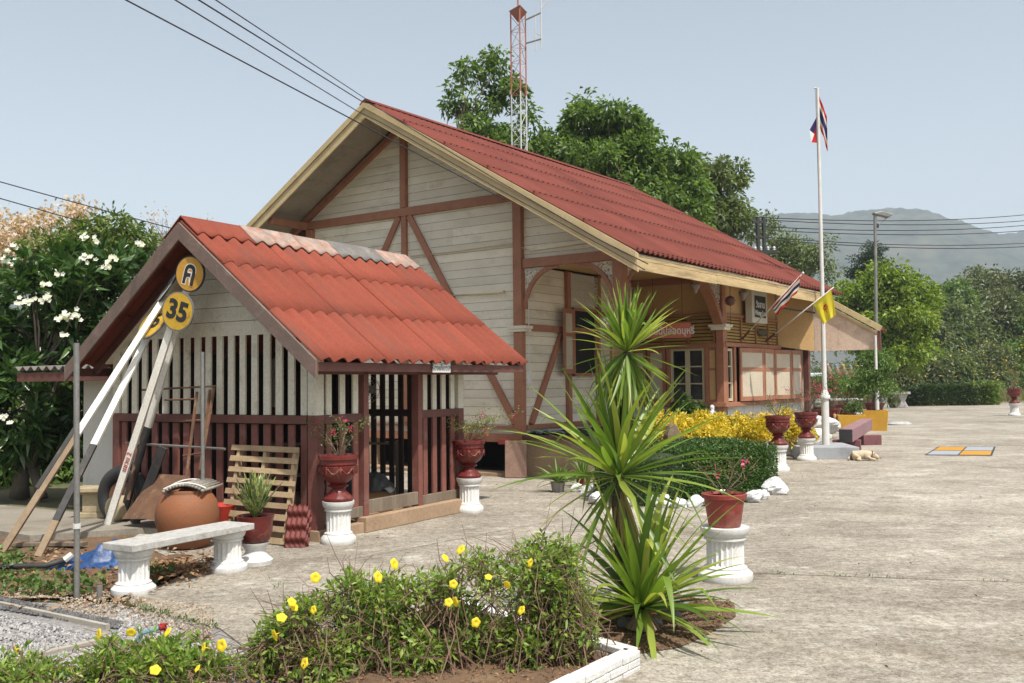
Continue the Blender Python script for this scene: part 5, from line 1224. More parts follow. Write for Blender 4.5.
o = mb.build('soil_clods', mat('soil_clod', (.20, .12, .07), (.11, .07, .045), 9, .95, .5, 30, island=.4)); o['kind'] = 'stuff'
t = thing('dracaena', 'tall dracaena with sword shaped leaves growing from a soil pit in the pavement', 'plant', yb)
def rel(px, py, y): return aty(px, py, y)-yb
top = rel(627, 352, D_+.25); midc = rel(619, 470, D_+.2); trb = rel(632, 602, D_+.2); trb.z = 0
mb = MB(); pts = [trb, rel(622, 560, D_+.2), rel(617, 500, D_+.2), midc]; mb.tube(pts, [.055, .05, .042, .04], 12)
mb.tube([midc, rel(624, 410, D_+.25), top], [.035, .03, .028], 10)
base = len(mb.v)
tr = mb.build('trunk', mat('ringed_trunk', (.11, .085, .065), (.06, .045, .035), 3, .9, .6, 30, (1, 1, 8), dirt=(.22, .18, .14), dscale=8), t, smooth=True)
blades(t, top, 140, .42, .56, .029, None, yl, .05, seg=8, elev=lambda f: rad(88-60*(f/.5)**.9) if f < .5 else (rad(26-70*(f-.5)/.15) if f < .65 else rad(-48-28*(f-.65)/.35)), curl=.05, tips=True)
blades(t, midc-Vector((0, 0, .05)), 104, .70, 1.0, .048, None, yl, .055, seg=9, elev=lambda f: rad(86-64*(f/.68)) if f < .68 else (rad(22-30*(f-.68)/.2) if f < .88 else rad(-20-45*(f-.88)/.12)), curl=.05, tips=True)
blades(t, Vector((0.0, 0, .16)), 96, .70, 1.04, .056, None, yl, .08, seg=9, elev=lambda f: rad(82-60*(f/.66)) if f < .66 else rad(22-30*(f-.66)/.34), curl=.05, tips=True)
mb = MB()
for k in range(40):
    a = random.uniform(0, 2*PI); mb.beam((.03*math.cos(a), .03*math.sin(a), .16), (.12*math.cos(a), .12*math.sin(a), .03), .02, .004)
mb.build('dry_leaf_bases', m_poleb, t)
dry_l = leafmat('dead_strap_leaf', (.20, .13, .06), (.34, .24, .11), (.42, .34, .14), .2, .8)
blades(t, midc-Vector((0, 0, .08)), 14, .35, .6, .03, (-1.45, -1.1), dry_l, .05, name='dead_leaves', tips=True)
blades(t, top-Vector((0, 0, .05)), 8, .25, .45, .022, (-1.45, -1.1), dry_l, .05, name='dead_leaves')
blades(t, Vector((0, 0, .12)), 12, .4, .7, .035, (-.12, .15), dry_l, .06, name='dead_leaves')
for k, (px, py, s_) in enumerate(((610, 612, .07), (625, 628, .06), (668, 618, .08), (680, 612, .07), (655, 625, .05))):
    mb = MB(); rock(mb, (0, 0, s_*.45), s_, 90+k); o = mb.build('grey_stone', mat('grey_stone', (.22, .22, .22), (.14, .14, .15), 6, .9, .4), smooth=True, loc=at(px, py)); tag(o, ['grey stone at the left edge of the dracaena pit', 'flat grey stone in front of the dracaena stem', 'largest grey stone right of the dracaena stem', 'grey stone furthest right in the dracaena pit', 'smallest grey stone in the dracaena pit'][k], 'stone', 'grey stones in the planting pit')
# ------------------------------------------------------------------ allamanda bushes in the white brick bed
al1 = leafmat('allamanda_leaf', (.12, .20, .035), (.21, .32, .055), (.38, .44, .10), .45, .4)
m_fy = leafmat('yellow_petal', (.80, .58, .02), (.85, .66, .04), None, .35, .6)
m_brn = mat('brown_twig', (.24, .15, .10), (.15, .09, .06), 9, .9, .2, island=.25)
PY = 5.9
def trumpet(parent, p, d, s_=.05):
    o = bpy.data.objects.get('flower_source')
    if not o:
        mb = MB(); fan = []
        for k in range(5):
            a = k*2*PI/5
            def fn(u_, v_, a=a):
                aa = a+(u_-.5)*1.5; r_ = .012+.42*v_*(1-.22*abs(u_-.5)*2*v_); return (math.cos(aa)*r_*2, math.sin(aa)*r_*2, .55+.30*math.sin(v_*2.3)-.12*v_)
            mb.grid(fn, 4, 5)
        mb.tube([(0, 0, -.3), (0, 0, .2), (0, 0, .58)], [.04, .07, .16], 8, cap=False)
        o = mb.build('flower_source', m_fy, None, smooth=True); COL.objects.unlink(o)
    c = o.copy(); c.name = 'flower'; COL.objects.link(c); c.parent = parent; c.location = p; c.rotation_euler = Vector(d).to_track_quat('Z', 'Y').to_euler(); c.scale = (s_,)*3
    return c
def allamanda(label, lst, Y, base_px, nclump, nflow_px, cr=.085, stemn=60):
    b_ = at(*base_px); b_ = Vector((b_.x, b_.y, .0)); t = thing('allamanda_bush', label, 'bush', b_, 0, 'allamanda bushes in the white brick bed')
    lob = px_lobes(lst, Y, 1.2); lob = [(l[0]-b_.x, l[1]-b_.y, l[2], *l[3:]) for l in lob]
    P, D, C = clump_points(lob, int(nclump*1.0), 22, cr, .25, .8)
    k = P[:, 2] > .03; P = P[k]; D = D[k]+np.array([0, 0, .35])
    leaf_mesh('leaves', P, D, RNG.uniform(.7, 1.3, len(P))*.055, RNG.uniform(.7, 1.3, len(P))*.020, al1, t, .1)
    mb = MB(); C = C[C[:, 2] > .1]
    roots = [Vector((l[0], l[1]+random.uniform(-.1, .1), .0)) for l in lob]
    for _ in range(stemn*5):
        c = Vector(C[random.randrange(len(C))]); r_ = min(roots, key=lambda q_: (q_-c).length)+Vector((random.gauss(0, .12), random.gauss(0, .12), 0))
        m1 = r_.lerp(c, .35)+Vector((random.gauss(0, .06), random.gauss(0, .06), .10)); m2 = r_.lerp(c, .7)+Vector((random.gauss(0, .05), random.gauss(0, .05), .04))
        mb.tube([r_, m1, m2, c], [.0055, .0045, .003, .0018], 4, cap=False)
    for _ in range(stemn*12):
        c = Vector(C[random.randrange(len(C))]); e = c+Vector((random.gauss(0, .13), random.gauss(0, .13), random.gauss(-.04, .11)))
        if e.z > .02: mb.tube([c, c.lerp(e, .5)+Vector((random.gauss(0, .02), random.gauss(0, .02), random.gauss(0, .02))), e], [.003, .0024, .0014], 4, cap=False)
    mb.build('stems', m_brn, t)
    for (px, py) in nflow_px:
        p = aty(px, py, Y-random.uniform(.22, .34)); trumpet(t, p-b_, (random.uniform(-1.8, 1.8), -1, random.uniform(-.6, 1.5)), random.uniform(.026, .044))
    return t
allamanda('large allamanda bush right of the group touching the dracaena', [(548, 586, 38, 36), (564, 622, 30, 34), (525, 645, 36, 30), (498, 578, 28, 20), (566, 562, 20, 18), (470, 640, 36, 30), (540, 552, 16, 12)], PY+.15, (520, 668), 270, [(527, 562), (509, 583), (524, 612), (463, 552)], stemn=60)
allamanda('middle allamanda bush with most of the yellow flowers', [(445, 586, 26, 18), (392, 600, 34, 22), (420, 645, 44, 30), (360, 650, 40, 30), (352, 586, 22, 13), (472, 566, 18, 12), (335, 606, 22, 18)], PY+.1, (400, 672), 300, [(453, 584), (488, 579), (459, 601), (449, 603), (474, 622), (314, 578), (443, 560), (375, 578), (391, 565)], stemn=64)
allamanda('left allamanda bush with flowers at its left tip', [(305, 616, 24, 14), (280, 640, 24, 20), (325, 665, 36, 26), (262, 665, 26, 18)], PY-.05, (300, 686), 170, [(290, 604), (316, 610), (281, 620), (279, 633), (292, 609), (308, 664)], stemn=34)
allamanda('low allamanda bush around the garden tap', [(120, 658, 30, 22), (165, 660, 40, 20), (205, 665, 30, 18), (90, 668, 26, 14)], PY-.45, (150, 700), 120, [(132, 630), (104, 634), (171, 634), (208, 648), (225, 645), (155, 672), (200, 670)], .07, 22)
allamanda('lowest allamanda bush at the left frame edge', [(15, 672, 30, 14), (50, 676, 24, 10)], PY-.55, (30, 705), 34, [(20, 648)], .06, 8)
# white brick bed edging
m_wb = mat('whitewashed_brick', (.68, .67, .65), (.58, .56, .53), 5, .85, .6, 30, dirt=(.30, .16, .10), dscale=7, dlo=.62, dhi=.74, damt=.8)
c0 = at(632, 668); cA = at(566, 648); cB = at(585, 700)
t = thing('brick_edging', 'low whitewashed brick edging around the allamanda bed', 'edging', c0)
o_ = c0.copy()
def course(a, b_):
    d = b_-a; L_ = d.length; d.normalize(); mb = MB(); s_ = Vector((-d.y, d.x, 0)); k = 0
    for r_ in range(3):
        x = -.06 if r_ % 2 else 0
        while x < L_:
            e = min(x+.205, L_); j = random.uniform(-.004, .004); zz = -.02+r_*.046
            if e-max(x, 0) > .03: mb.beam(a+d*max(x, 0)+s_*j-o_+Vector((0, 0, zz+.022)), a+d*e+s_*j-o_+Vector((0, 0, zz+.022)), .11, .043)
            x += .21
    return mb
far = cA+(cA-c0).normalized()*1.5; near = c0+(at(560, 705)-c0).normalized()*2.4
for a, b_ in ((c0, far), (c0, near)):
    course(a, b_).build('bricks', m_wb, t, bevel=.006)
sheet('bed_soil', [(c0.x-.02, c0.y), (far.x, far.y), (far.x-.3, far.y-1.0), (near.x-.5, near.y-.2), (near.x, near.y)], .055, m_soil)
bz_ = [(c0.x-.05, c0.y), (far.x, far.y), (far.x-.3, far.y-1.0), (near.x-.5, near.y-.2), (near.x, near.y)]
Pd = []; mb = MB()
for k in range(2600):
    a, b_ = random.random(), random.random(); e1 = Vector(bz_[1])-Vector(bz_[0]); e2 = Vector(bz_[4])-Vector(bz_[0]); pp = Vector(bz_[0])+e1*a+e2*b_*.9
    if k % 3 == 0: Pd.append((pp.x, pp.y, random.uniform(.06, .085)))
    else:
        s_ = random.uniform(.004, .016); mb.add([Vector((pp.x, pp.y, .057))+Vector((v[0]*s_*random.uniform(.6, 1.4), v[1]*s_*random.uniform(.6, 1.3), v[2]*s_*.8)) for v in oct_v], oct_f)
o = mb.build('soil_clods', mat('soil_clod', (.2, .12, .07))); o['kind'] = 'stuff'
Pd = np.array(Pd); o = leaf_mesh('soil_litter', Pd, RNG.normal(size=Pd.shape)*np.array([1, 1, .3]), RNG.uniform(.02, .05, len(Pd)), .014, leafmat('dead_leaf', (0, 0, 0), (0, 0, 0))); o['kind'] = 'stuff'
# grass in cracks and along the foot of things
Pg = []
for (x0_, y0_, x1_, y1_, n_) in ((124, 604, 218, 629, 260), (745, 573, 1060, 584, 90), (365, 533, 455, 509, 70), (560, 655, 640, 668, 60), (300, 610, 250, 560, 60)):
    for _ in range(n_):
        f_ = random.random(); q2 = at(x0_+(x1_-x0_)*f_, y0_+(y1_-y0_)*f_); 
        if math.sin(f_*37+x0_) > -.2: Pg.append((q2.x+random.gauss(0, .025), q2.y+random.gauss(0, .025), 0))
Pg = np.array(Pg); o = leaf_mesh('crack_grass', Pg, RNG.normal(size=Pg.shape)*.5+np.array([0, 0, 1]), RNG.uniform(.02, .07, len(Pg)), .010, wl); o['kind'] = 'stuff'
# garden tap
tb = at(166, 662, 0); t = thing('garden_tap', 'blue plastic pipe with small red tap among the low allamanda', 'tap', tb)
mb = MB(); p1_ = aty(137, 640, tb.y)-tb; p2_ = aty(160, 628, tb.y)-tb; mb.tube([(p1_.x, 0, 0), p1_, p1_+Vector((.02, 0, .04)), p2_], .013, 10); mb.build('pipe', mat('blue_pipe', (.16, .36, .42), (.13, .30, .36), 5, .5, .1), t, smooth='auto')
mb = MB(); mb.tube([p2_, p2_+Vector((.035, 0, .01))], .02, 10); mb.tube([p2_+Vector((.03, 0, 0)), p2_+Vector((.032, 0, -.10))], .008, 8); mb.box(p2_.x, p2_.x+.05, -.008, .008, p2_.z+.02, p2_.z+.028); mb.build('tap', mat('red_tap', (.35, .02, .02)), t)
# ------------------------------------------------------------------ painted squares on the pavement
sq = [at(926, 455), at(991, 455.5), at(994.5, 447), at(939, 447)]
def bil(a, b_): return (sq[0].lerp(sq[1], a)).lerp(sq[3].lerp(sq[2], a), b_)
m_oy = mat('orange_road_paint', (.52, .25, .02), (.45, .22, .02), 3, .8, .2, 60, dirt=(.4, .3, .2), dscale=5, dlo=.62, dhi=.75); m_gy = mat('pale_blue_road_paint', (.33, .35, .38), (.28, .30, .33), 3, .8, .2, 60)
t = thing('painted_squares', 'orange and pale blue chequer of four squares painted on the pavement', 'ground marking', (sq[0].x, sq[0].y, 0)); b0_ = t.location.copy()
mb = MB(); mb.add([bil(-.02, -.04)+Vector((0, 0, .004))-b0_, bil(1.02, -.04)+Vector((0, 0, .004))-b0_, bil(1.02, 1.04)+Vector((0, 0, .004))-b0_, bil(-.02, 1.04)+Vector((0, 0, .004))-b0_], [(0, 1, 2, 3)]); mb.build('outline', m_black, t)
for i in range(2):
    for j in range(2):
        a0, a1, e0, e1 = i*.5+.012, i*.5+.488, j*.5+.02, j*.5+.48; mb = MB(); mb.add([bil(*x_)+Vector((0, 0, .008))-b0_ for x_ in ((a0, e0), (a1, e0), (a1, e1), (a0, e1))], [(0, 1, 2, 3)]); mb.build('square', m_oy if i != j else m_gy, t)
# ------------------------------------------------------------------ dog and rooster
def skinned(name, verts, edges, radii, m, parent, root=0, sub=2):
    me = bpy.data.meshes.new(name); me.from_pydata(verts, edges, []); me.update(); o = bpy.data.objects.new(name, me); COL.objects.link(o); o.parent = parent
    me.materials.append(m)
    k = o.modifiers.new('skin', 'SKIN'); k.use_smooth_shade = True
    for i, r_ in enumerate(radii):
        sv = me.skin_vertices[0].data[i]; sv.radius = r_ if hasattr(r_, '__len__') else (r_, r_); sv.use_root = (i == root)
    s_ = o.modifiers.new('sub', 'SUBSURF'); s_.levels = sub; s_.render_levels = sub
    return o
m_fur = mat('cream_fur', (.60, .49, .35), (.46, .36, .25), 7, .95, .6, 50, fine=.3)
dg = at(866, 461)+Vector((0, .18, 0))
t = thing('dog', 'small cream dog lying asleep on the pavement beside the grey block', 'dog', dg, rad(-8)); t.scale = (.78, .78, .85)
V = [(-.24, .02, .11), (-.12, 0, .145), (.02, 0, .15), (.14, -.01, .15), (.22, -.02, .15), (.30, -.04, .115), (.37, -.06, .075), (.42, -.07, .055),
     (.12, -.11, .08), (.18, -.20, .045), (.30, -.22, .035), (.12, .10, .08), (.20, .18, .04), (.28, .17, .035),
     (-.22, -.11, .09), (-.10, -.18, .06), (-.20, -.23, .035), (-.08, -.26, .03), (-.24, .14, .08), (-.12, .20, .04), (-.33, .05, .08), (-.40, -.04, .05), (-.38, -.16, .035)]
E_ = [(0, 1), (1, 2), (2, 3), (3, 4), (4, 5), (5, 6), (6, 7), (3, 8), (8, 9), (9, 10), (3, 11), (11, 12), (12, 13), (0, 14), (14, 15), (15, 16), (16, 17), (0, 18), (18, 19), (0, 20), (20, 21), (21, 22)]
Rr = [.105, .125, .12, .11, .085, .085, .055, .035, .055, .038, .03, .055, .038, .03, .085, .06, .035, .028, .08, .05, .03, .022, .015]
skinned('body', V, E_, Rr, m_fur, t, 1)
for s_ in (-1, 1):
    mb = MB(); mb.add([(.27, -.045+s_*.05, .16), (.31, -.05+s_*.075, .155), (.285, -.05+s_*.085, .225), (.265, -.045+s_*.07, .17)], [(0, 1, 2), (0, 2, 3), (1, 3, 2), (0, 3, 1)]); mb.build('ear', m_fur, t, smooth=True)
mb = MB(); mb.ball((.445, -.075, .062), .013); mb.build('nose', m_black, t, smooth=True)
for s_ in (-1, 1): mb = MB(); mb.ball((.36, -.055+s_*.042, .105), .009); mb.build('eye', m_black, t, smooth=True)
mb = MB(); cen = Vector((.225, -.02, .145)); mb.tube([cen+Vector((.02*math.sin(a), .088*math.cos(a), .088*math.sin(a))) for a in np.linspace(0, 2*PI, 20)], .012, 6); mb.build('collar', mat('dark_red_collar', (.12, .03, .02)), t)
rs = at(839, 431)
t = thing('rooster', 'brown rooster with tan neck standing left of the low yellow planter', 'rooster', rs, rad(200))
m_rb = mat('dark_feathers', (.05, .03, .02), (.12, .05, .02), 12, .7, .3); m_rn = mat('tan_feathers', (.50, .34, .18), (.38, .22, .10), 12, .8, .3)
V = [(-.20, 0, .26), (-.08, 0, .25), (.06, 0, .27), (.13, 0, .36), (.15, 0, .46), (.16, 0, .54), (-.30, 0, .36), (-.38, 0, .34)]
skinned('body', V, [(0, 1), (1, 2), (2, 3), (3, 4), (4, 5), (0, 6), (6, 7)], [.08, .12, .11, .065, .04, .04, .06, .03], m_rb, t, 1)
mb = MB(); mb.tube([(.10, 0, .32), (.14, 0, .42), (.155, 0, .52), (.165, 0, .575)], [.09, .062, .05, .03], 12); mb.build('neck_hackle', m_rn, t, smooth=True)
mb = MB(); mb.prism([(.14, -.006, .57), (.20, -.006, .57), (.19, -.006, .62), (.17, -.006, .59), (.155, -.006, .62)], (0, .012, 0)); mb.build('comb', cR, t)
mb = MB(); mb.lathe([(.015, 0), (.0, .05)], 8); o = mb.build('beak', m_oy, t); o.location = (.195, 0, .55); o.rotation_euler = (0, PI/2, 0)
for s_ in (-1, 1):
    mb = MB(); mb.tube([(0, s_*.05, .20), (.01, s_*.055, .1), (0, s_*.06, .005)], [.02, .010, .009], 6); mb.tube([(0, s_*.06, .008), (.06, s_*.06, .006)], .006, 5); mb.build('leg', m_oy, t)
# ------------------------------------------------------------------ far side: benches, stakes, van, posts
for k, (px, py, w_, lb) in enumerate(((893, 408, 32, 'grey concrete bench beyond the tall yellow planter'),)):
    b_ = at(px, py); s_ = b_.y/F; t = thing('far_bench', lb, 'bench', b_); mb = MB(); mb.box(-w_/2*s_, w_/2*s_, -.35, .35, .80, .95); mb.build('seat', m_bt, t, bevel=.02)
    for x in (-.55, .55): mb = MB(); mb.prism([(x-.35, -.15, 0), (x+.35, -.15, 0), (x+.12, -.15, .4), (x+.3, -.15, .8), (x-.3, -.15, .8), (x-.12, -.15, .4)], (0, .3, 0)); mb.build('leg', m_bt, t, bevel=.02)
t = thing('far_table', 'long pale concrete table behind the fluted bowls', 'table', aty(835, 410, 47)); t.location.z = 0; mb = MB(); mb.box(-1.7, 1.3, -.3, .3, .70, .80); mb.build('top', m_bt, t, bevel=.02)
for x in (-1.2, .8): mb = MB(); mb.box(x-.12, x+.12, -.2, .2, 0, .7); mb.build('leg', m_bt, t)
t = thing('manhole_cover', 'pale round cover lying on the pavement right of the tall planter', 'cover', at(900, 425)); mb = MB(); mb.lathe([(0, .0), (.42, .0), (.42, .05), (.30, .12), (0, .12)], 24); mb.build('cover', m_bt, t, smooth='auto')
m_stk = mat('carved_stake_wood', (.24, .17, .11), (.15, .10, .07), 6, .9, .4, 20)
caps = [(.60, .30, .45), (.2, .3, .5), (.6, .35, .05), (.2, .3, .5), (.65, .3, .05), (.8, .8, .8), (.2, .35, .3)]
for k, px in enumerate((834, 842, 849, 856, 863, 868, 872)):
    b_ = aty(px, 400, 50+k*1.3); b_.z = 0; y_ = b_.y; tp_ = (EYE+(378-365-k*.3)*y_/F); t = thing('carved_post', f'{["grey brown pointed post with pink tip, leftmost of the row under the pink board","pointed post with blue tip, second from left under the pink board","leaning pointed post with orange tip, third from left","pointed post with blue cap in the middle of the row","thin pointed post with orange tip, fifth from left","short pointed post with white tip, sixth from left","rightmost pointed post of the row, partly behind the bush"][k]}', 'post', b_, 0, 'row of pointed posts behind the pots')
    mb = MB(); mb.tube([(-.0, 0, 0), (-.05, 0, tp_*.5), (-.14, 0, tp_*.8), (-.26, 0, tp_)], [.22, .22, .17, .07], 9); mb.build('post', m_stk, t, smooth=True); mb = MB(); mb.ball((-.27, 0, tp_+.03), .075); mb.build('tip', mat('tip_paint_%s' % 'abcdefg'[k], caps[k]), t, smooth=True)
# van parked behind the building, seen between posts
vb0 = aty(812, 392, 58); vb0.z = 0
t = thing('parked_van', 'white and blue parked van glimpsed under the canopy behind the shutters', 'van', vb0, rad(70))
m_van = mat('white_car_paint', (.62, .68, .72), (.58, .64, .68), 2, .3, 0); m_blue = mat('blue_car_paint', (.05, .13, .25), (.04, .11, .22), 2, .3, 0)
mb = MB(); mb.prism([(-2.2, -.85, .35), (2.2, -.85, .35), (2.25, -.85, 1.0), (1.75, -.85, 1.25), (1.2, -.85, 2.05), (-2.15, -.85, 2.1), (-2.25, -.85, 1.2)], (0, 1.7, 0)); mb.build('body', m_van, t, bevel=.06)
mb = MB(); mb.box(-2.2, 2.0, -.865, -.852, .8, 1.0); mb.box(-2.2, 2.0, .852, .865, .8, 1.0); mb.build('stripe', m_blue, t)
for (a, b_) in ((-1.9, -.9), (-.8, .1), (.2, 1.1)):
    for s_ in (-1, 1): mb = MB(); mb.box(a, b_, s_*.862-.006, s_*.862+.006, 1.25, 1.85); mb.build('window', m_glass, t)
mb = MB(); mb.box(-2.27, -2.235, -.7, .7, 1.25, 1.9); mb.build('windscreen', m_glass, t)
for x in (-1.4, 1.4):
    for s_ in (-1, 1): mb = MB(); mb.tube([(x, s_*.72, .33), (x, s_*.88, .33)], .33, 20); mb.build('wheel', m_black, t)
for s_ in (-1, 1): mb = MB(); mb.box(-2.27, -2.2, s_*.75-.08, s_*.75+.08, .8, 1.05); mb.build('tail_light', cR, t)

# loose grit and leaf bits on the pavement
Pd = np.stack([RNG.uniform(-3.5, 9, 420), RNG.uniform(5.5, 22, 420), np.full(420, .008)], 1)
o = leaf_mesh('pavement_litter', Pd, RNG.normal(size=Pd.shape)*np.array([1, 1, .12]), RNG.uniform(.015, .045, 420), .014, leafmat('dead_leaf', (0, 0, 0), (0, 0, 0)), droop=0); o['kind'] = 'stuff'
# ------------------------------------------------------------------ lamp post, poles, wires, mast
lp = aty(877, 400, 40); lp.z = 0; tpz = aty(875, 213, 40)
t = thing('street_lamp', 'tall thin street lamp with flat head standing beyond the canopy', 'street lamp', lp); d = tpz-lp
mb = MB(); mb.tube([(0, 0, 0), d*.30], .075, 12); mb.build('lower_pole', m_white, t, smooth='auto'); mb = MB(); mb.tube([d*.30, d], .065, 12); mb.build('pole', m_metal, t, smooth='auto')
s_ = 40/F; mb = MB(); mb.prism([d+Vector((-.08, -.12, .0)), d+Vector((.25, -.12, .06)), d+Vector((.72, -.12, -.08)), d+Vector((.55, -.12, -.20)), d+Vector((-.05, -.12, -.06))], (0, .3, 0)); mb.build('lamp_head', m_metal, t, bevel=.02)
mb = MB(); mb.tube([d+Vector((.05, 0, -.62)), d+Vector((.5, 0, -.18))], .02, 6); mb.build('strut', m_metal, t); mb = MB(); mb.box(d.x+.03, d.x+.13, -.05, .05, d.z-.62, d.z-.45); mb.build('bracket', m_black, t)
# double pole with transformer gear
Y = 44; b_ = aty(762, 300, Y); b_.z = 0; t = thing('utility_pole', 'double black utility pole with insulators rising behind the roof', 'utility pole', b_); s_ = Y/F
for k, px in enumerate((757.5, 763.5)):
    q_ = aty(px, 217, Y)-b_; mb = MB(); mb.tube([(q_.x, 0, 0), q_], .09, 10); mb.build('pole', m_black, t, smooth='auto')
z0_ = (aty(760, 252, Y)-b_).z; z1_ = (aty(760, 222, Y)-b_).z
for bx_ in ((-.32, .75, -.08, .08, z0_-.06, z0_+.06), (-.35, .18, -.08, .08, z1_-.06, z1_+.06), (-.3, .35, -.08, .08, z1_-.75, z1_-.66)): mb = MB(); mb.box(*bx_); mb.build('crossarm', m_black, t)
for x in (-.26, .0, .32, .6): mb = MB(); mb.lathe([(.04, 0), (.08, .04), (.04, .09), (.08, .13), (.03, .19)], 10, (x, 0, z0_+.06)); mb.build('insulator', m_ws, t, smooth=True)
m_wire = mat('black_cable', (.02, .02, .022), (.03, .03, .032), 3, .6, 0)
def cable(label, P, Q, sag, r_, group, name='overhead_cable', extra=None):
    n = 24; pts = [P.lerp(Q, i/n)+Vector((0, 0, -sag*4*(i/n)*(1-i/n))) for i in range(n+1)]
    if extra: pts += extra
    mb = MB(); mb.tube([p-P for p in pts], r_, 5); o = mb.build(name, m_wire, None, loc=P); return tag(o, label, 'cable', group)
gp = 'cables running over to the station gable'
bv = CA-VA*1.24
def bp(px, py): return atp(px, py, bv, VA)
cable('lowest overhead cable crossing in front of the gable boards', aty(20, -56, 9.0), bp(505, 200), .0, .009, gp)
cable('overhead cable meeting the bargeboard just left of the peak and running down it', aty(100, -46, 9.0), bp(357, 111), .0, .009, gp, extra=[bp(382, 123), bp(500, 190), bp(610, 250), bp(645, 270)])
cable('thicker overhead cable of the pair ending at the roof peak', aty(128, -44, 9.0), bp(362, 101.5), .0, .010, gp, extra=[bp(371, 104), bp(500, 182), bp(600, 240), bp(648, 264)])
cable('uppermost overhead cable of the pair ending at the roof peak', aty(140, -50, 9.0), bp(366, 99), .0, .008, gp)
gl = 'cables passing over the frangipani tree'
cable('upper thin cable over the frangipani tree', aty(-80, 159, 18), aty(190, 233, 22), .02, .012, gl); cable('lower thin cable over the frangipani tree', aty(-80, 175, 18), aty(190, 251, 22), .02, .012, gl)
gr_ = 'far power lines across the hills'
bz = 44
for k, (ya, yb_, lb) in enumerate(((217, 207, 'uppermost'), (219, 214, 'second'), (226, 218, 'third'), (229, 224, 'fourth'), (236, 236, 'fifth'), (238, 240, 'lowest'))):
    cable(f'{lb} of the far power lines crossing the hills', aty(752, ya, bz+k*.3), aty(1100, yb_-(2 if k < 4 else 0), bz+25), .55, .022, gr_)
# radio mast
Y = 33; b_ = aty(519.5, 150, Y); b_.z = 0; ztop = aty(519, 11, Y).z; w_ = 15*Y/F
t = thing('radio_mast', 'slender red and white lattice radio mast behind the roof', 'mast', b_)
m_mr = mat('mast_red', (.42, .17, .11), (.34, .13, .09), 4, .7, .1); m_mw = mat('mast_white', (.60, .60, .60), (.5, .5, .5), 4, .6, .1)
leg = [Vector((-w_/2, 0, 0)), Vector((w_/2, .1, 0)), Vector((.1*w_, -.45, 0))]
zr = aty(519, 95, Y).z
for (z0_, z1_, mm) in ((0, zr-.0, m_mw), (zr, ztop, m_mr)):
    mb = MB()
    for l_ in leg: mb.tube([l_+Vector((0, 0, z0_)), l_+Vector((0, 0, z1_))], .026, 6)
    z = z0_; k = 0
    while z < z1_-.3:
        for a, c_ in ((0, 1), (1, 2), (2, 0)):
            if k % 2: a, c_ = c_, a
            mb.tube([leg[a]+Vector((0, 0, z)), leg[c_]+Vector((0, 0, z+.55))], .010, 4); mb.tube([leg[a]+Vector((0, 0, z)), leg[c_]+Vector((0, 0, z))], .008, 4)
        z += .55; k += 1
    mb.build('lattice', mm, t)
mb = MB(); mb.add([leg[0]*1.25+Vector((0, 0, ztop)), leg[1]*1.25+Vector((0, 0, ztop)), leg[2]*1.25+Vector((0, 0, ztop)), Vector((0, -.1, ztop-.45))], [(0, 1, 2), (0, 3, 1), (1, 3, 2), (2, 3, 0)]); mb.tube([(0, 0, ztop), (0, 0, ztop+.9)], .03, 6); mb.build('mast_head', m_mr, t)
ax = (aty(541, 10, Y)-b_).x; z1_ = (aty(519, 10, Y)).z-.25; z2_ = aty(519, 42, Y).z
mb = MB(); mb.tube([(w_/2, 0, z1_-.1), (ax, 0, z1_+.15)], .03, 6); mb.tube([(w_/2, 0, z2_-.05), (ax, 0, z2_+.1)], .03, 6); mb.build('arm', m_metal, t)
mb = MB(); mb.tube([(ax, 0, z2_-.25), (ax, 0, z1_+.9)], .025, 6); mb.tube([(ax-.2, 0, z1_-1.2), (ax-.2, 0, z1_+.1)], .018, 6); mb.tube([(ax, 0, z1_-.65), (ax-.22, 0, z1_-.55)], .018, 5); mb.tube([(ax+.02, 0, z1_+.3), (ax+.2, 0, z1_+.5), (ax+.2, 0, z1_+.9)], .02, 5); mb.build('antenna', m_mw, t)
# ------------------------------------------------------------------ trees
lfA = leafmat('tree_leaf', (.060, .105, .024), (.125, .20, .046), (.23, .32, .085), .45)
lfB = leafmat('tree_leaf_dull', (.08, .115, .04), (.14, .18, .065), (.23, .26, .11), .42)
lfC = leafmat('tree_leaf_bright', (.085, .15, .018), (.19, .27, .032), (.36, .42, .07), .4)
lfD = leafmat('scrub_leaf', (.075, .095, .035), (.12, .145, .052), (.19, .195, .085), .3)
lfE = leafmat('dry_scrub_leaf', (.16, .12, .06), (.20, .16, .08), (.26, .20, .11), .3)
G = 'tall trees behind the station roof'
def gx(px, Y): p = aty(px, 370, Y); return (p.x, p.y, 0)
tree('tall_tree', 'airy tree behind the radio mast with sky showing through its crown', 'tree', gx(500, 38), px_lobes([(466, 78, 19, 14), (496, 66, 15, 14), (462, 108, 20, 16), (505, 92, 20, 16), (478, 132, 26, 16), (524, 122, 17, 16), (510, 150, 30, 18), (490, 105, 14, 12), (540, 145, 16, 14), (470, 165, 30, 16)], 38, 1.1), lfA, 112, 80, .46, .23, .12, .24, 60, 7, G, lift=.5, shell=.35, flat=.7)
tree('tall_tree', 'largest dense tree behind the middle of the station roof', 'tree', gx(615, 37), px_lobes([(578, 112, 22, 18), (600, 122, 30, 22), (632, 128, 26, 20), (565, 145, 22, 20), (600, 160, 40, 26), (645, 158, 32, 26), (670, 178, 32, 26), (640, 200, 40, 24), (690, 205, 30, 22), (560, 172, 18, 16)], 37, 1.1), lfA, 280, 80, .48, .23, .12, .3, 60, 8, G, lift=.45, shell=.4, flat=.75)
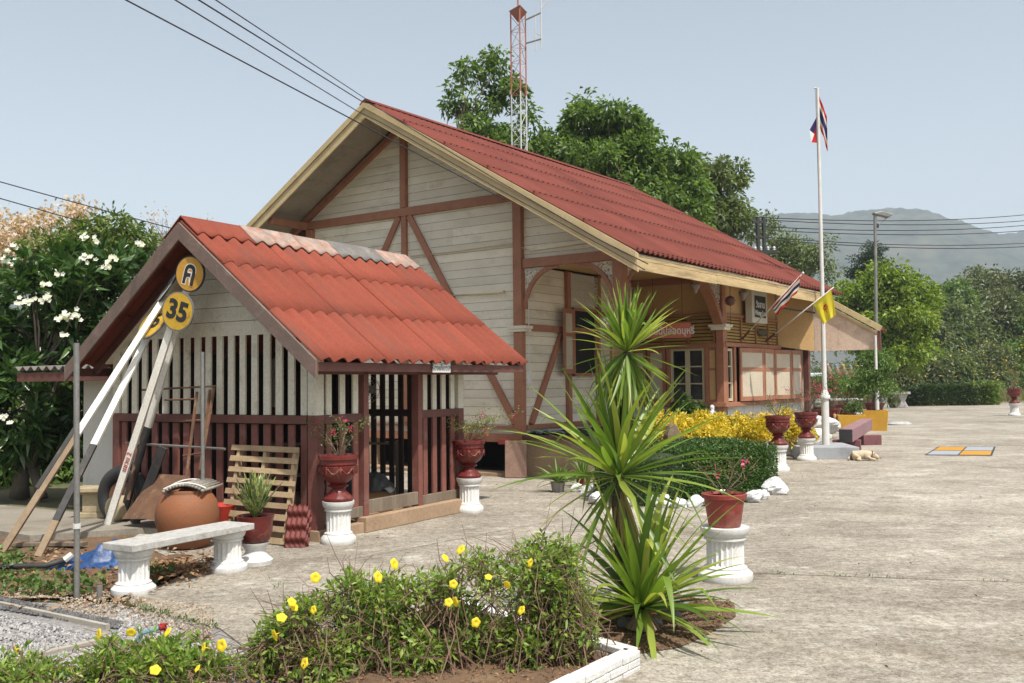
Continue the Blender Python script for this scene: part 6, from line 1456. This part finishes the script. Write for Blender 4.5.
tree('tall_tree', 'paler tree with open edges right of the largest tree', 'tree', gx(705, 46), px_lobes([(695, 168, 22, 14), (722, 172, 22, 16), (735, 190, 16, 14), (705, 195, 30, 20), (728, 215, 24, 18), (745, 232, 16, 14), (700, 232, 30, 20), (742, 178, 8, 6)], 46, 1.1), lfB, 140, 70, .52, .25, .13, .26, 50, 7, G, lift=.45, shell=.35, flat=.7)
tree('tall_tree', 'thin twiggy tree beside the double utility pole', 'tree', gx(790, 66), px_lobes([(775, 235, 12, 18), (768, 215, 7, 9), (790, 250, 22, 16), (812, 262, 18, 16), (780, 268, 26, 16), (825, 240, 7, 10), (830, 275, 12, 12)], 66, 1.1), lfB, 120, 44, .75, .28, .14, .22, 50, 7, G, lift=.4, shell=.2, flat=.8)
tree('dark_tree', 'narrow dark layered tree above the bright green tree', 'tree', gx(872, 92), px_lobes([(874, 248, 10, 6), (870, 258, 16, 5), (876, 268, 14, 6), (862, 272, 12, 5), (878, 280, 16, 8)], 92, 1.0), leafmat('dark_tree_leaf', (.018, .040, .016), (.03, .06, .022), (.05, .08, .03), .25), 70, 70, .8, .32, .12, .25, 30, 6, lift=.5, shell=.2, flat=.5)
tree('bright_tree', 'rounded bright green tree behind the street lamp', 'tree', gx(890, 58), px_lobes([(890, 282, 28, 18), (862, 295, 24, 18), (915, 300, 22, 20), (890, 318, 40, 26), (860, 335, 24, 24), (918, 335, 20, 26), (892, 352, 34, 20), (845, 300, 14, 12)], 58, 1.1), lfC, 400, 64, .60, .26, .15, .25, 50, 7, lift=.3, shell=.5, flat=.75)
# scrub slope at the right and hedges
def bushes(lst, lf, ll, group, name='scrub_bush', cat='bush', labels=None):
    for k, (px, py, rx, ry, Y) in enumerate(lst):
        g_ = gx(px, Y); tree(name, labels[k], cat, g_, px_lobes([(px-rx*.45, py+ry*.2, rx*.6, ry*.8), (px+rx*.45, py+ry*.15, rx*.55, ry*.8), (px, py-ry*.25, rx*.55, ry*.7), (px, py+ry*.7, rx*.95, ry*.6)], Y, 1.1), lf[k % len(lf)], int(60+rx*2.6), 46, .011*Y, ll*Y/70, ll*.55*Y/70, .1, 26, 6, group, lift=.2, shell=.35)
bushes([(985, 285, 34, 18, 120), (1030, 290, 30, 22, 120), (950, 300, 26, 20, 110), (925, 340, 20, 26, 84), (958, 325, 30, 30, 90), (1005, 320, 32, 32, 92), (1045, 330, 28, 36, 90)], [lfD, lfD, lfA, lfD, lfB, lfD, lfA], .30, 'scrub trees on the right', 'scrub_tree', 'tree',
       ['dark brownish crown at the top of the right hand scrub', 'dark crown at the right frame edge above the scrub', 'low dark tree right behind the bright green tree', 'grey green bush just right of the bright tree', 'broad mid green tree in the centre of the right scrub', 'largest scrub tree left of the right frame edge', 'scrub tree cut by the right frame edge'])
bushes([(925, 372, 22, 16, 76), (955, 365, 24, 22, 77), (990, 362, 26, 24, 79), (1025, 358, 24, 26, 81), (900, 378, 16, 16, 72), (850, 385, 30, 22, 70), (800, 385, 30, 26, 70)], [lfD, lfB, lfD, lfA], .26, 'shrubs behind the low hedge', 'shrub', 'shrub',
       ['olive shrub directly behind the near end of the low hedge', 'yellow flowered shrub behind the middle of the low hedge', 'tall olive shrub behind the right part of the low hedge', 'green shrub behind the hedge at the right frame edge', 'small shrub right of the far bench', 'wide shrub seen under the pink board', 'dark shrub behind the parked van'])
yf = leafmat('wild_yellow_flower', (.70, .45, .03), (.75, .52, .05), None, .3)
P = []
for _ in range(90): p = aty(random.uniform(890, 1024), random.uniform(335, 380), 70+random.uniform(-1, 1)); P.append(tuple(p))
P = np.array(P); o = leaf_mesh('wild_flowers', P, RNG.normal(size=P.shape), .17, .12, yf); o['kind'] = 'stuff'
dry = leafmat('dry_grass_blade', (.22, .18, .08), (.16, .18, .06), (.30, .24, .12), .3)
P = []
for _ in range(9000): P.append((random.uniform(14, 75), random.uniform(64, 76), 0))
P = np.array(P); o = leaf_mesh('tall_grass', P, RNG.normal(size=P.shape)*.25+np.array([0, 0, 1]), RNG.uniform(.5, 1.3, len(P)), .14, dry); o['kind'] = 'stuff'
h1, h2 = at(893, 404), at(972, 404.5)
hdk = leafmat('shaded_hedge_leaf', (.035, .06, .016), (.06, .10, .024), (.10, .14, .04), .3)  # hedge shade is put into this darker leaf colour
hedge('low_hedge', 'dark low clipped hedge across the end of the pavement', [(h1.x, 61.6), (h2.x-.9, 61.6)], .8, 1.25, hdk, 9000, .16, .10, 'low hedges at the end of the pavement')
h3 = at(972, 404.5)
hedge('low_hedge', 'sunlit clipped hedge running away beside the path', [(h3.x+.3, 62), (f0.x-.8, f0.y)], .85, 1.35, leafmat('sunlit_hedge_leaf', (.08, .13, .025), (.13, .19, .035), (.20, .25, .06), .35), 16000, .22, .13, 'low hedges at the end of the pavement')  # sunlight is put into this hedge's lighter leaf colour
# far woodland edge that fills the plain (reads as one mass)
lob = []
for k in range(60):
    x = -220+k*9+random.uniform(-3, 3); lob.append((x*1.6, 260+random.uniform(-20, 20), 3+random.uniform(0, 3), 12, 8, 5+random.uniform(0, 4)))
P, D, C = clump_points(lob, 1500, 22, 2.4, .3, .7)
o = leaf_mesh('distant_woodland', P, D, RNG.uniform(.8, 1.4, len(P))*1.2, .8, lfD); o['kind'] = 'stuff'
# ------------------------------------------------------------------ frangipani and the pink tree at the left
fl = leafmat('frangipani_leaf', (.032, .075, .018), (.055, .115, .028), (.10, .17, .05), .28, .3, .6)
fb_ = Vector((-7.9, 15.6, 0)); t = thing('frangipani_tree', 'large dark green frangipani tree with clusters of white flowers', 'tree', fb_)
lob = px_lobes([(70, 285, 62, 40, 14.9), (20, 320, 60, 60, 15.3), (100, 330, 52, 56, 15.2), (30, 400, 60, 50, 15.0), (75, 395, 42, 50, 15.4), (10, 450, 60, 40, 15.4), (135, 275, 34, 26, 15.9), (-40, 360, 60, 90, 15.5), (60, 440, 30, 36, 15.8)], 0, .8) if False else [
    (*aty(px, py, Y), rx*Y/F, rx*Y/F*.8, ry*Y/F) for px, py, rx, ry, Y in ((70, 282, 58, 36, 15.0), (20, 320, 60, 60, 15.3), (98, 330, 50, 54, 15.3), (28, 400, 60, 50, 15.2), (72, 395, 40, 50, 15.5), (8, 450, 56, 36, 15.5), (135, 272, 32, 24, 16.2), (-40, 360, 60, 90, 15.5), (60, 440, 26, 34, 16.0))]
n = 560; vol = np.array([l[3]*l[4]*l[5] for l in lob]); kk = RNG.choice(len(lob), size=n, p=vol/vol.sum()); L8 = np.array(lob)[kk]
q_ = unit(RNG.normal(size=(n, 3)))*(RNG.random((n, 1))**.30); C = L8[:, :3]+q_*L8[:, 3:6]-np.array(fb_)
C = C[C[:, 2] > .5]
ax_ = unit(unit(C-np.array([0, 0, 1.6]))*.8+np.array([0, -.2, .55])); per = 15
P = np.repeat(C, per, 0)+RNG.normal(size=(len(C)*per, 3))*.03; D = np.repeat(ax_, per, 0)*.75+unit(RNG.normal(size=(len(C)*per, 3)))*1.0
leaf_mesh('leaves', P, D, RNG.uniform(.20, .36, len(P)), RNG.uniform(.065, .095, len(P)), fl, t, .12)
mb = MB(); cc = [C[i] for i in RNG.choice(len(C), size=110, replace=False)]; branches(mb, (0, 0, 0), cc, .16, 9, .22, .1)
branches(mb, (.5, -.3, 0), cc[:40], .10, 6, .2, .12); mb.build('trunk', mat('grey_brown_bark', (.17, .14, .11), (.10, .08, .06), 5, .9, .4, 20), t, smooth=True)
m_wf = leafmat('white_petal', (.80, .79, .74), (.84, .82, .76), None, .4, .6)
def fcl(c, n, r_):
    mb = MB()
    for _ in range(n):
        o_ = Vector(c)+Vector((random.gauss(0, r_), random.gauss(0, r_*.7), random.gauss(0, r_*.75))); f_ = Vector((random.uniform(-.5, .5), -1, random.uniform(0, .9))).normalized(); s_ = f_.orthogonal().normalized(); u_ = f_.cross(s_)
        for k in range(5):
            a = k*2*PI/5; d_ = s_*math.cos(a)+u_*math.sin(a); e = s_*math.cos(a+.9)+u_*math.sin(a+.9)
            p_ = f_.cross(d_)*.017; mb.add([o_, o_+d_*.024+p_+f_*.008, o_+d_*.042+f_*.014, o_+d_*.024-p_+f_*.012], [(0, 1, 2, 3)])
    return mb
for (px, py, n_, r_) in ((22, 303, 7, .05), (32, 300, 7, .05), (44, 300, 4, .04), (70, 314, 13, .06), (62, 316, 9, .05), (90, 258, 8, .05), (108, 264, 9, .05), (114, 258, 7, .04), (60, 276, 4, .04), (5, 258, 7, .06), (84, 238, 5, .04), (96, 240, 4, .03), (138, 246, 6, .05), (44, 284, 7, .04), (50, 296, 5, .03), (6, 420, 6, .05), (13, 250, 5, .04), (64, 334, 4, .03)):
    fcl(aty(px, py, 14.25)-fb_, n_, r_).build('flower_cluster', m_wf, t)
pk = leafmat('pale_pink_blossom', (.62, .45, .38), (.68, .55, .48), (.45, .30, .22), .4, .8)
g_ = (-13.2, 24, 0)
tree('pink_blossom_tree', 'sparse tree with pale pink blossom behind the frangipani', 'tree', g_, px_lobes([(20, 240, 40, 32), (60, 228, 34, 26), (-20, 240, 40, 40), (40, 260, 50, 24), (85, 220, 20, 18)], 24, 1.0), pk, 150, 36, .34, .11, .09, .14, 90, 9, lift=.35, shell=.1)
tree('green_tree', 'small green tree with yellowish shoots between frangipani and shed roof', 'tree', (-9.9, 21, 0), px_lobes([(100, 235, 34, 20), (140, 250, 22, 20), (60, 250, 30, 20), (125, 240, 20, 14)], 21, 1.0), leafmat('yellow_green_leaf', (.07, .12, .025), (.13, .19, .04), (.24, .26, .08), .35), 110, 40, .32, .16, .06, .14, 40, 7, lift=.4)
tree('bare_tree', 'thin bare twigs with pink tips sticking up behind the shed peak', 'tree', (-8.2, 24, 0), px_lobes([(158, 222, 14, 16), (145, 210, 8, 12), (200, 225, 14, 10)], 24, 1.0), pk, 26, 6, .2, .07, .05, .06, 26, 8, lift=.6)
for (px, py, rx, ry, Y, lb) in ((-10, 470, 60, 50, 18, 'dark undergrowth at the left frame edge below the frangipani'), (60, 470, 44, 40, 19, 'dark undergrowth between frangipani stems and the outbuilding'), (-30, 380, 60, 60, 20, 'shadowy bush behind the frangipani at the left edge'), (60, 360, 70, 60, 20, 'shadowy bush behind the middle of the frangipani')):
    tree('undergrowth', lb, 'bush', gx(px, Y), px_lobes([(px-rx*.4, py, rx*.6, ry), (px+rx*.4, py, rx*.6, ry*.9), (px, py-ry*.3, rx*.6, ry*.7)], Y, .8), lfA, 110, 40, .35, .16, .08, .06, 20, 5, 'undergrowth at the left', lift=.2)
